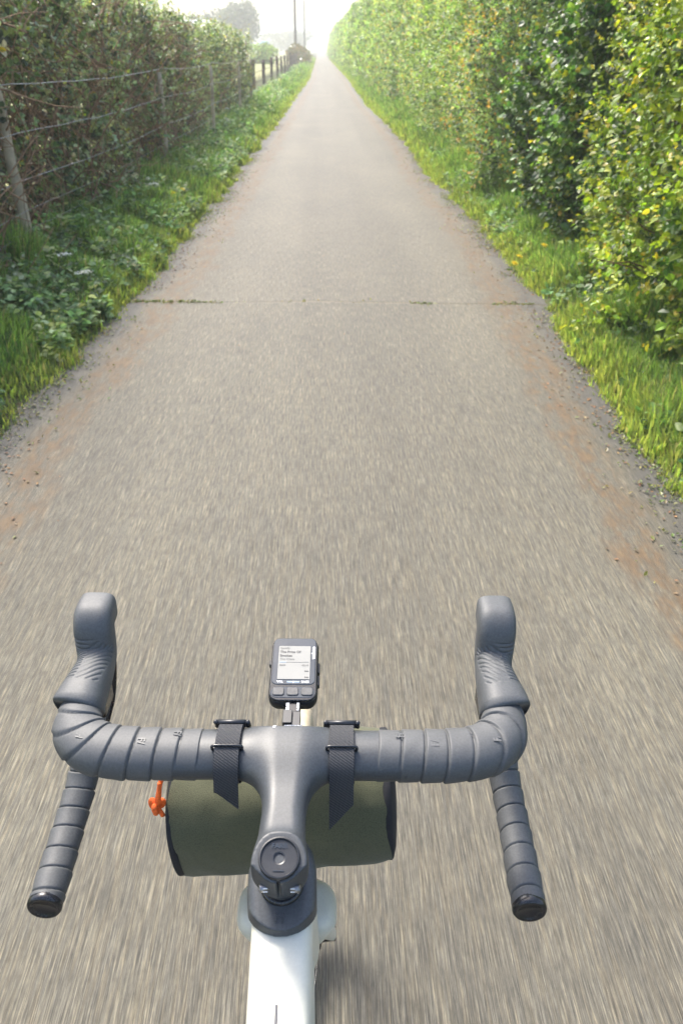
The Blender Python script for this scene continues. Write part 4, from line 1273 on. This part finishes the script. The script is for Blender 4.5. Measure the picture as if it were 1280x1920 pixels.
for s in (-1, 1):
    V, F = sweep(spline([[s * 0.035, -0.45, 0.28], [s * 0.04, -0.6, 0.31], [s * 0.062, -0.84, 0.345]], 16)[0], 0.009, 0.011, 14)
    part('chain_stay', V, F, M['cream'], bike)
    V, F = sweep(spline([[s * 0.018, -0.59, 0.80], [s * 0.04, -0.7, 0.6], [s * 0.062, -0.84, 0.345]], 16)[0], 0.008, 0.008, 14, up=(0, 1, 0))
    part('seat_stay', V, F, M['cream'], bike)

# moulded cover that fairs the clamp into the top tube
def cover_sdf(X, Y, Z):
    a, b = ax(-0.052), ax(-0.082)
    def cone(X, Y, Z, c, r, zr):
        return None
    k = np.clip((S0[1] + 0.02 - Y) / 0.075, 0, 1)               # 0 at the steerer, 1 at the tail
    ztop = np.interp(Y, [-0.03, -0.01, 0.015, 0.04, 0.07], [0.9315, 0.9375, 0.945, 0.950, 0.950])
    wid = np.interp(Y, [-0.03, -0.01, 0.01, 0.03, 0.045, 0.06, 0.07], [0.0262, 0.0280, 0.0298, 0.0295, 0.0265, 0.018, 0.008])
    yt = -0.050 + 0.0 * X
    q = np.abs(X) - wid + 0.010
    zz = Z - ztop + 0.010
    d = np.hypot(np.maximum(q, 0), np.maximum(zz, 0)) + np.minimum(np.maximum(q, zz), 0) - 0.010
    d = np.maximum(d, np.interp(Y, [-0.03, 0.0, 0.02, 0.06], [0.928, 0.918, 0.900, 0.895]) - Z)
    tail = -(Y - (-0.0215 + 0.034 * (1 - np.sqrt(np.clip(1 - (X / 0.031) ** 2, 0, 1)))))
    nose = np.hypot(X, Y - 0.02) - 0.05
    return np.maximum(np.maximum(d, tail), nose)
V, F = surface_nets(cover_sdf, (-0.036, -0.034, 0.888), (0.036, 0.078, 0.956), 0.0012)
cover = part('headset_cover', V, F, M['carbon'], bike)
text_part('cover_emblem', 'F/', 0.0125, 0.0004, M['carbon'], Matrix.Translation((-0.001, -0.0125, 0.9372)) @ Matrix.Rotation(rad(12), 4, 'X'), cover, False)
V, F = lathe([(0.0165, 0), (0.0188, 0.001), (0.0192, 0.010), (0.0188, 0.019), (0.0165, 0.020)], 48, axis=AX, origin=ax(-0.066))
part('headset_spacer', V, F, M['gloss_black'], bike)

# fork
P, _ = spline([ax(-0.245), ax(-0.265), ax(-0.285), ax(-0.30)], 12)
kx = np.linspace(-1, 1, 48)
rx_ = (1 - np.abs(kx) ** 5) ** 0.4 * 0.999 + 0.001
V, F = sweep(np.stack([-0.005 + 0.0480 * kx, 0.118 + 0 * kx, 0.744 - 0.010 * kx ** 4], 1), 0.034 * rx_, 0.027 * rx_, 36, up=(0, 0, 1), power=3.2)
part('fork_crown', steer(V), F, M['cream'], bike)
WX, WY, WZ, WR = 0.0, 0.338, 0.352, 0.352
for s in (-1, 1):
    V, F = sweep(spline([[s * 0.031, 0.118, 0.738], [s * 0.033, 0.180, 0.63], [s * 0.039, 0.260, 0.49], [s * 0.046, WY, WZ]], 24)[0], np.linspace(0.010, 0.007, 24), np.linspace(0.022, 0.010, 24), 20, up=(0, 1, 0.2), power=2.4)
    part('fork_leg', steer(V), F, M['cream'], bike)

def wheel(name, y, z, R, rot=lambda v: v):
    a = np.linspace(0, 2 * np.pi, 48, endpoint=False)
    rim_prof = [(R - 0.045, -0.009), (R - 0.062, -0.005), (R - 0.066, 0), (R - 0.062, 0.005), (R - 0.045, 0.009), (R - 0.038, 0.012), (R - 0.036, 0), (R - 0.038, -0.012), (R - 0.045, -0.009)]
    c = (0, y, z)
    V, F = lathe(rim_prof, 64, axis=(1, 0, 0), origin=c)
    w = part(name, rot(V), F, M['gloss_black'], bike)
    tp = [(R - 0.022 + 0.021 * math.cos(q), 0.0145 * math.sin(q)) for q in np.linspace(0, 2 * np.pi, 25)]
    V, F = lathe(tp, 72, axis=(1, 0, 0), origin=c)
    part('tyre', rot(V), F, M['tan'], w)
    V, F = lathe([(0.0, -0.052), (0.010, -0.052), (0.012, -0.03), (0.024, -0.028), (0.024, -0.024), (0.011, -0.02), (0.011, 0.02), (0.022, 0.024), (0.022, 0.028), (0.012, 0.03), (0.010, 0.052), (0.0, 0.052)], 24, axis=(1, 0, 0), origin=c)
    part('hub', rot(V), F, M['gloss_black'], w)
    V, F = lathe([(0.052, -0.034), (0.08, -0.034), (0.08, -0.032), (0.052, -0.032), (0.052, -0.034)], 36, axis=(1, 0, 0), origin=c)
    part('brake_disc', rot(V), F, M['steel'], w)
    for k in range(24):
        q = 2 * np.pi * k / 24; sx = -1 if k % 2 else 1
        q2 = q + (0.5 if k % 4 < 2 else -0.5)
        p0 = np.array([sx * 0.025, y + 0.022 * math.cos(q2), z + 0.022 * math.sin(q2)]); p1 = np.array([0, y + (R - 0.063) * math.cos(q), z + (R - 0.063) * math.sin(q)])
        V, F = sweep(np.array([p0, p1]), 0.0011, 0.0011, 5, up=(1, 0.01, 0), caps=False)
        part('spoke', rot(V), F, M['gloss_black'], w)
wheel('front_wheel', WY, WZ, WR, steer)
wheel('rear_wheel', -0.84, WR, WR)
V, F = sweep(spline([[-0.030, -0.002, 0.80], [-0.036, -0.006, 0.76], [-0.040, -0.01, 0.72], [-0.035, -0.02, 0.66], [-0.02, -0.04, 0.60]], 22)[0], 0.0035, 0.0035, 12, up=(0, 1, 0))
part('brake_hose', V, F, M['plastic'], bike)
V, F = rbox((0, -0.66, 0.985), (0.07, 0.16, 0.02), 0.03); 
V, F = sweep(spline([[0, -0.46, 0.985, .018, .012], [0, -0.56, 0.985, .024, .014], [0, -0.66, 0.985, .055, .017], [0, -0.72, 0.99, .068, .017], [0, -0.735, 0.99, .05, .01]], 30)[0][:, :3], np.interp(np.arange(30), [0, 10, 20, 27, 29], [.015, .022, .055, .068, .05]), np.interp(np.arange(30), [0, 15, 27, 29], [.010, .016, .017, .010]), 28, power=2.4)
part('saddle', V, F, M['plastic'], bike)
V, F = sweep(np.array([[0, -0.59, 0.87], [0, -0.625, 0.985]]), 0.0136, 0.0136, 24, up=(0, 1, 0))
part('seat_post', V, F, M['gloss_black'], bike)

# out-front mount
def mrot(V): return ck(V)
V, F = rbox((0.001, 0.034, 0.004), (0.0165, 0.030, 0.010), 0.003)
mt = part('computer_mount', mrot(V), F, M['plastic'], bike)
V, F = rbox((-0.0035, 0.039, 0.0092), (0.009, 0.018, 0.005), 0.001); part('mount_jaw', mrot(V), F, M['plastic'], mt)
V, F = rbox((0.0055, 0.034, 0.0088), (0.0075, 0.024, 0.0045), 0.001); part('mount_jaw', mrot(V), F, M['plastic'], mt)
V, F = rbox((0.001, 0.062, 0.004), (0.0150, 0.046, 0.008), 0.002); part('mount_arm', mrot(V), F, M['gloss_black'], mt)
text_part('mount_lettering', 'EDGE', 0.0042, 0.0002, M['print_white'], CK @ Matrix.Translation((-0.0042, 0.0555, 0.0084)) @ Matrix.Rotation(rad(90), 4, 'Z'), mt, True)
text_part('mount_lettering', 'K-EDGE', 0.0032, 0.0002, M['print_white'], CK @ Matrix.Translation((0.0062, 0.0555, 0.0084)) @ Matrix.Rotation(rad(90), 4, 'Z'), mt, True)

# ------------------------------------------------------------------ bike computer
DV = Matrix.Translation((BX, BY, 0)) @ CK @ Matrix.Translation((0.000, 0.102, 0.0185)) @ Matrix.Rotation(rad(13), 4, 'X') @ Matrix.Scale(1.06, 4)
dev = thing('bike_computer', 'small black bike computer with a pale lit screen mounted ahead of the bar', 'bike computer')
dev.matrix_world = DV
V, F = rbox((0, 0, -0.0085), (0.0473, 0.0774, 0.0150), 0.0105)
V[:, 2] -= 0.0012 * (np.abs(V[:, 1]) / 0.0387) ** 4
part('case', V, F, M['plastic'], dev)
V, F = rbox((0, -0.002, 0.0001), (0.0458, 0.0738, 0.003), 0.0098); part('rim', V, F, M['gloss_black'], dev)
V, F = rbox((0, 0.0068, 0.0010), (0.0424, 0.0560, 0.0022), 0.0055); bz = part('bezel', V, F, M['bezel'], dev)
V, F = rbox((0, 0.0045, 0.0023), (0.0318, 0.0400, 0.0008), 0.0006, 2)
scr = part('screen', V, F, M['lcd'], dev)
zt = 0.00285
def st(body, size, x, y, mat, bold=False, name='screen_text'):
    text_part(name, body, size, 0.00004, M[mat], Matrix.Translation((x, y, zt)), scr, bold, 'LEFT')
st('Spotify', 0.0035, -0.0146, 0.0217, 'ink_pale')
st('The Price Of', 0.0039, -0.0146, 0.0170, 'ink', True)
st('Smokes', 0.0039, -0.0146, 0.0125, 'ink', True)
st('The Chats', 0.0035, -0.0146, 0.0083, 'ink_pale')
st('00:55', 0.0027, -0.0146, 0.0008, 'ink')
st('-02:10', 0.0027, 0.0072, 0.0008, 'ink')
for yy in (-0.0060, -0.0132):
    for k, dx in enumerate((0.0108, 0.0128)):
        V = np.array([[dx, yy - 0.0009, zt + .0001], [dx + 0.0018, yy, zt + .0001], [dx, yy + 0.0009, zt + .0001], [dx, yy - 0.0009, zt - .0002], [dx + 0.0018, yy, zt - .0002], [dx, yy + 0.0009, zt - .0002]])
        part('skip_icon', V, [np.array([[0, 1, 2]]), np.array([[0, 3, 4, 1], [1, 4, 5, 2], [2, 5, 3, 0]])], M['ink'], scr, False)
V, F = box((-0.0113, 0.0046, zt), (0.0066, 0.0007, 0.0001)); part('progress_bar', V, F, M['ink_blue'], scr, False)
V, F = box((0.0033, 0.0046, zt), (0.0222, 0.0003, 0.0001)); part('progress_line', V, F, M['ink_pale'], scr, False)
for body, x in (('VOL', -0.0128), ('PAGE', 0.0116)):
    text_part('soft_label', body, 0.0031, 0.00008, M['print_white'], Matrix.Translation((x, -0.0181, 0.0022)), bz, True)
V, F = box((0, -0.0181, 0.00215), (0.0122, 0.0018, 0.0001)); part('soft_label', V, F, M['ink_blue'], bz, False)
V, F = box((0, -0.0181, 0.00225), (0.0016, 0.0014, 0.0001)); part('soft_label', V, F, M['print_white'], bz, False)
text_part('logo', 'wahoo', 0.0056, 0.00008, M['print_white'], Matrix.Translation((0.0187, 0.0165, 0.0022)) @ Matrix.Rotation(rad(90), 4, 'Z'), bz, True)
V, F = rbox((0, -0.0298, 0.0008), (0.0425, 0.0128, 0.0022), 0.0060); kp = part('button_panel', V, F, M['bezel'], dev)
for x in (-0.0138, 0, 0.0138):
    V, F = rbox((x, -0.0293, 0.0016), (0.0114, 0.0092, 0.0028), 0.0026); part('button', V, F, M['button'], dev)
for s, y, ln in ((1, 0.004, 0.012), (1, -0.011, 0.012), (-1, 0.010, 0.006)):
    V, F = rbox((s * 0.0238, y, -0.0085), (0.0032, ln, 0.0058), 0.0012); part('side_button', V, F, M['plastic'], dev)
V, F = rbox((0, -0.0389, -0.010), (0.019, 0.0016, 0.005), 0.0006); part('port_cover', V, F, M['gloss_black'], dev)

# ------------------------------------------------------------------ handlebar bag
bag = thing('handlebar_bag', 'olive canvas roll bag strapped under the handlebar with an orange zip cord', 'bag', (BX - 0.006, BY + 0.190, 0.842), STEER)
bag.rotation_euler = (0, rad(-3.6), STEER)
n, m = 90, 72
xs_ = np.linspace(-0.114, 0.113, n)
k = np.linspace(-1, 1, n)
R = 0.0705 * (1 - 0.05 * np.abs(k) ** 6)
R = R * (1 + 0.03 * (-k))
th = np.linspace(0, 2 * np.pi, m, endpoint=False)
wr = 0.0055 * (fbm(xs_[:, None] * 26 + np.cos(th) * 0.8, np.sin(th) * 2.2 + xs_[:, None] * 7, np.cos(th) * 2.2, seed=12) - 0.5)
fold = -0.007 * np.exp(-((xs_[:, None] + 0.080 - 0.020 * np.sin(th - 0.6)) / 0.011) ** 2) * np.clip(np.sin(th - 2.0), 0, 1)
V, F = sweep(np.stack([xs_, 0 * xs_, -0.004 * (-k)], 1), R, R, m, power=2.35, disp=wr + fold, caps=False)
body = part('bag_body', V, F, M['canvas'], bag)
for s, i in ((-1, 0), (1, n - 1)):
    Pq = np.array([[xs_[i] + s * (-0.006), 0, 0], [xs_[i] + s * 0.001, 0, 0], [xs_[i] + s * 0.003, 0, 0], [xs_[i] + s * 0.006, 0, 0], [xs_[i] + s * 0.008, 0, 0], [xs_[i] + s * 0.009, 0, 0]])
    Pq[:, 2] = -0.004 * (-k[i])
    rr = R[i] * np.array([1.005, 1.012, 0.97, 0.80, 0.45, 0.02])
    V, F = sweep(Pq, rr, rr, m, power=2.35, up=(0, 0, 1))
    part('end_panel', V, F, M['black_fabric'], bag)
# cream bound seam and zip along the top
V, F = sweep(np.array([[x, 0.008, 0.0715] for x in np.linspace(-0.09, 0.09, 24)]), 0.006, 0.0016, 10); part('zip', V, F, M['plastic'], bag)
V, F = sweep(np.array([[x, 0.003, 0.0712 + 0.003 * math.sin(x * 30)] for x in np.linspace(0.02, 0.085, 16)]), 0.004, 0.0018, 10); part('seam_binding', V, F, M['canvas'], bag)
V, F = sweep(np.array([[0.098, -0.012, 0.085], [0.104, -0.004, 0.084], [0.112, 0.004, 0.076]]), 0.010, 0.0012, 10); part('side_loop', V, F, M['webbing'], bag)
# orange cord with a knot, hanging at the left end
c0 = np.array([-0.121, -0.046, 0.068])
V, F = sweep(spline([c0 + [0.012, 0.02, 0.03], c0 + [0.004, 0.004, 0.014], c0 + [0, -0.002, 0.0], c0 + [-0.004, -0.003, -0.012]], 22)[0], 0.0024, 0.0024, 10, up=(0, 1, 0))
zc = part('zip_cord', V, F, M['orange_cord'], bag)
V, F = sweep(spline([c0 + [0.003, 0.001, 0.014], c0 + [0.002, -0.004, 0.003], c0 + [-0.001, -0.005, -0.010]], 16)[0], 0.0022, 0.0022, 10, up=(0, 1, 0)); part('cord_strand', V, F, M['orange_cord'], zc)
kt = c0 + np.array([-0.004, -0.003, -0.014])
q = np.linspace(0, 2 * np.pi, 70)
kn = np.stack([kt[0] + 0.0042 * np.sin(q) + 0.003 * np.sin(2 * q), kt[1] + 0.0042 * np.cos(q) - 0.003 * np.cos(2 * q), kt[2] + 0.0038 * np.sin(3 * q)], 1)
V, F = sweep(kn, 0.0030, 0.0030, 10, up=(0.2, 0.3, 0.9)); part('cord_knot', V, F, M['orange_cord'], zc)
for dx, dy in ((-0.001, -0.001), (0.0035, -0.003)):
    V, F = sweep(spline([kt, kt + [dx, dy, -0.006], kt + [dx * 1.8 - 0.001, dy, -0.0125]], 10)[0], np.linspace(0.0023, 0.0028, 10), np.linspace(0.0023, 0.0020, 10), 9, up=(0, 1, 0)); part('cord_tail', V, F, M['orange_cord'], zc)

# webbing straps looped over the bar
BI = bag.matrix_basis.copy()
bpy.context.view_layer.update()
to_bag = np.array(bag.matrix_world.inverted() @ Matrix.Translation((BX, BY, 0)) @ CK)
def bagsp(V):
    V = np.asarray(V, float)
    return V @ to_bag[:3, :3].T + to_bag[:3, 3]
def ribbon(P, Nrm, w, t, X, skew=None):
    """Flat strap along P (y,z rows) at x = X, width w and thickness t; skew cuts the free end."""
    n = len(P)
    V = []
    for i in range(n):
        for dx, dn in ((-w, 0), (w, 0), (w, t), (-w, t)):
            y = P[i, 0] + Nrm[i, 0] * dn; z = P[i, 1] + Nrm[i, 1] * dn
            if skew is not None:
                cut = skew * (dx / w) * max(0, (i - (n - 6)) / 5.0)
                tn = P[min(i + 1, n - 1)] - P[max(i - 1, 0)]; tn = tn / (np.linalg.norm(tn) + 1e-9)
                y += tn[0] * cut; z += tn[1] * cut
            V.append((X + dx, y, z))
    F = [grid_faces(n, 4)]
    j = np.array([[3, 2, 1, 0], [(n - 1) * 4 + q for q in range(4)]])
    return np.array(V), F + [j]
for X, tail, sk in ((-0.0560, 0.024, 0.010), (0.0500, 0.042, -0.014)):
    a = np.linspace(rad(-150), rad(200), 70)
    def el(a, g): return np.stack([(0.0268 + g) * np.cos(a), (0.0190 + g) * np.sin(a)], 1)
    P = el(a, 0.0012); Nn = np.stack([np.cos(a), np.sin(a)], 1)
    V, F = ribbon(P, Nn, 0.0117, 0.0014, X)
    stp = part('strap', bagsp(V), F, M['webbing'], bag, False)
    # tail: leaves the top of the bar and hangs behind it
    a2 = np.linspace(rad(35), rad(172), 34)
    P2 = el(a2, 0.0033)
    e = P2[-1]
    dn = np.array([-0.25, -1.0]); dn /= np.linalg.norm(dn)
    hang = np.array([e + dn * tail * t for t in np.linspace(0.05, 1, 16)])
    P2 = np.vstack([P2, hang]); tg = np.gradient(P2, axis=0); tg /= np.linalg.norm(tg, axis=1)[:, None]
    N2 = np.stack([tg[:, 1], -tg[:, 0]], 1)
    N2 *= np.sign((N2 * P2).sum(1))[:, None]
    V, F = ribbon(P2, N2, 0.0112, 0.0014, X, sk)
    part('strap_tail', bagsp(V), F, M['webbing'], stp, False)
    # buckle at the front of the bar and wire keeper over the top
    for yy, zz in ((0.0295, 0.0085), (0.0255, 0.0165)):
        V, F = sweep(np.array([[X - 0.0165, yy, zz], [X + 0.0165, yy, zz]]), 0.0026, 0.0022, 12); part('buckle_bar', bagsp(V), F, M['plastic'], stp)
    for sx in (-1, 1):
        V, F = sweep(np.array([[X + sx * 0.0155, 0.0305, 0.006], [X + sx * 0.0155, 0.0285, 0.0125], [X + sx * 0.0155, 0.0235, 0.0185]]), 0.0022, 0.0022, 10); part('buckle_side', bagsp(V), F, M['plastic'], stp)
    q = np.linspace(0, 2 * np.pi, 60)
    w_, h_ = 0.0140, 0.0032
    sq = lambda c: np.sign(c) * np.abs(c) ** 0.45
    ak = rad(112)
    cen = el(np.array([ak]), 0.0030)[0]
    V, F = sweep(np.stack([X + w_ * sq(np.cos(q)), np.full(60, cen[0]), cen[1] + h_ * sq(np.sin(q))], 1), 0.0013, 0.0013, 10, up=(0, 1, 0)); part('keeper_ring', bagsp(V), F, M['gloss_black'], stp)
    # lower run of the strap down to the bag
    V, F = ribbon(np.array([[-0.020, -0.016], [-0.004, -0.024], [0.018, -0.034], [0.036, -0.046]]), np.tile([0.4, 0.9], (4, 1)), 0.0123, 0.0014, X)
    part('strap_anchor', bagsp(V), F, M['webbing'], stp, False)

bpy.context.view_layer.update()
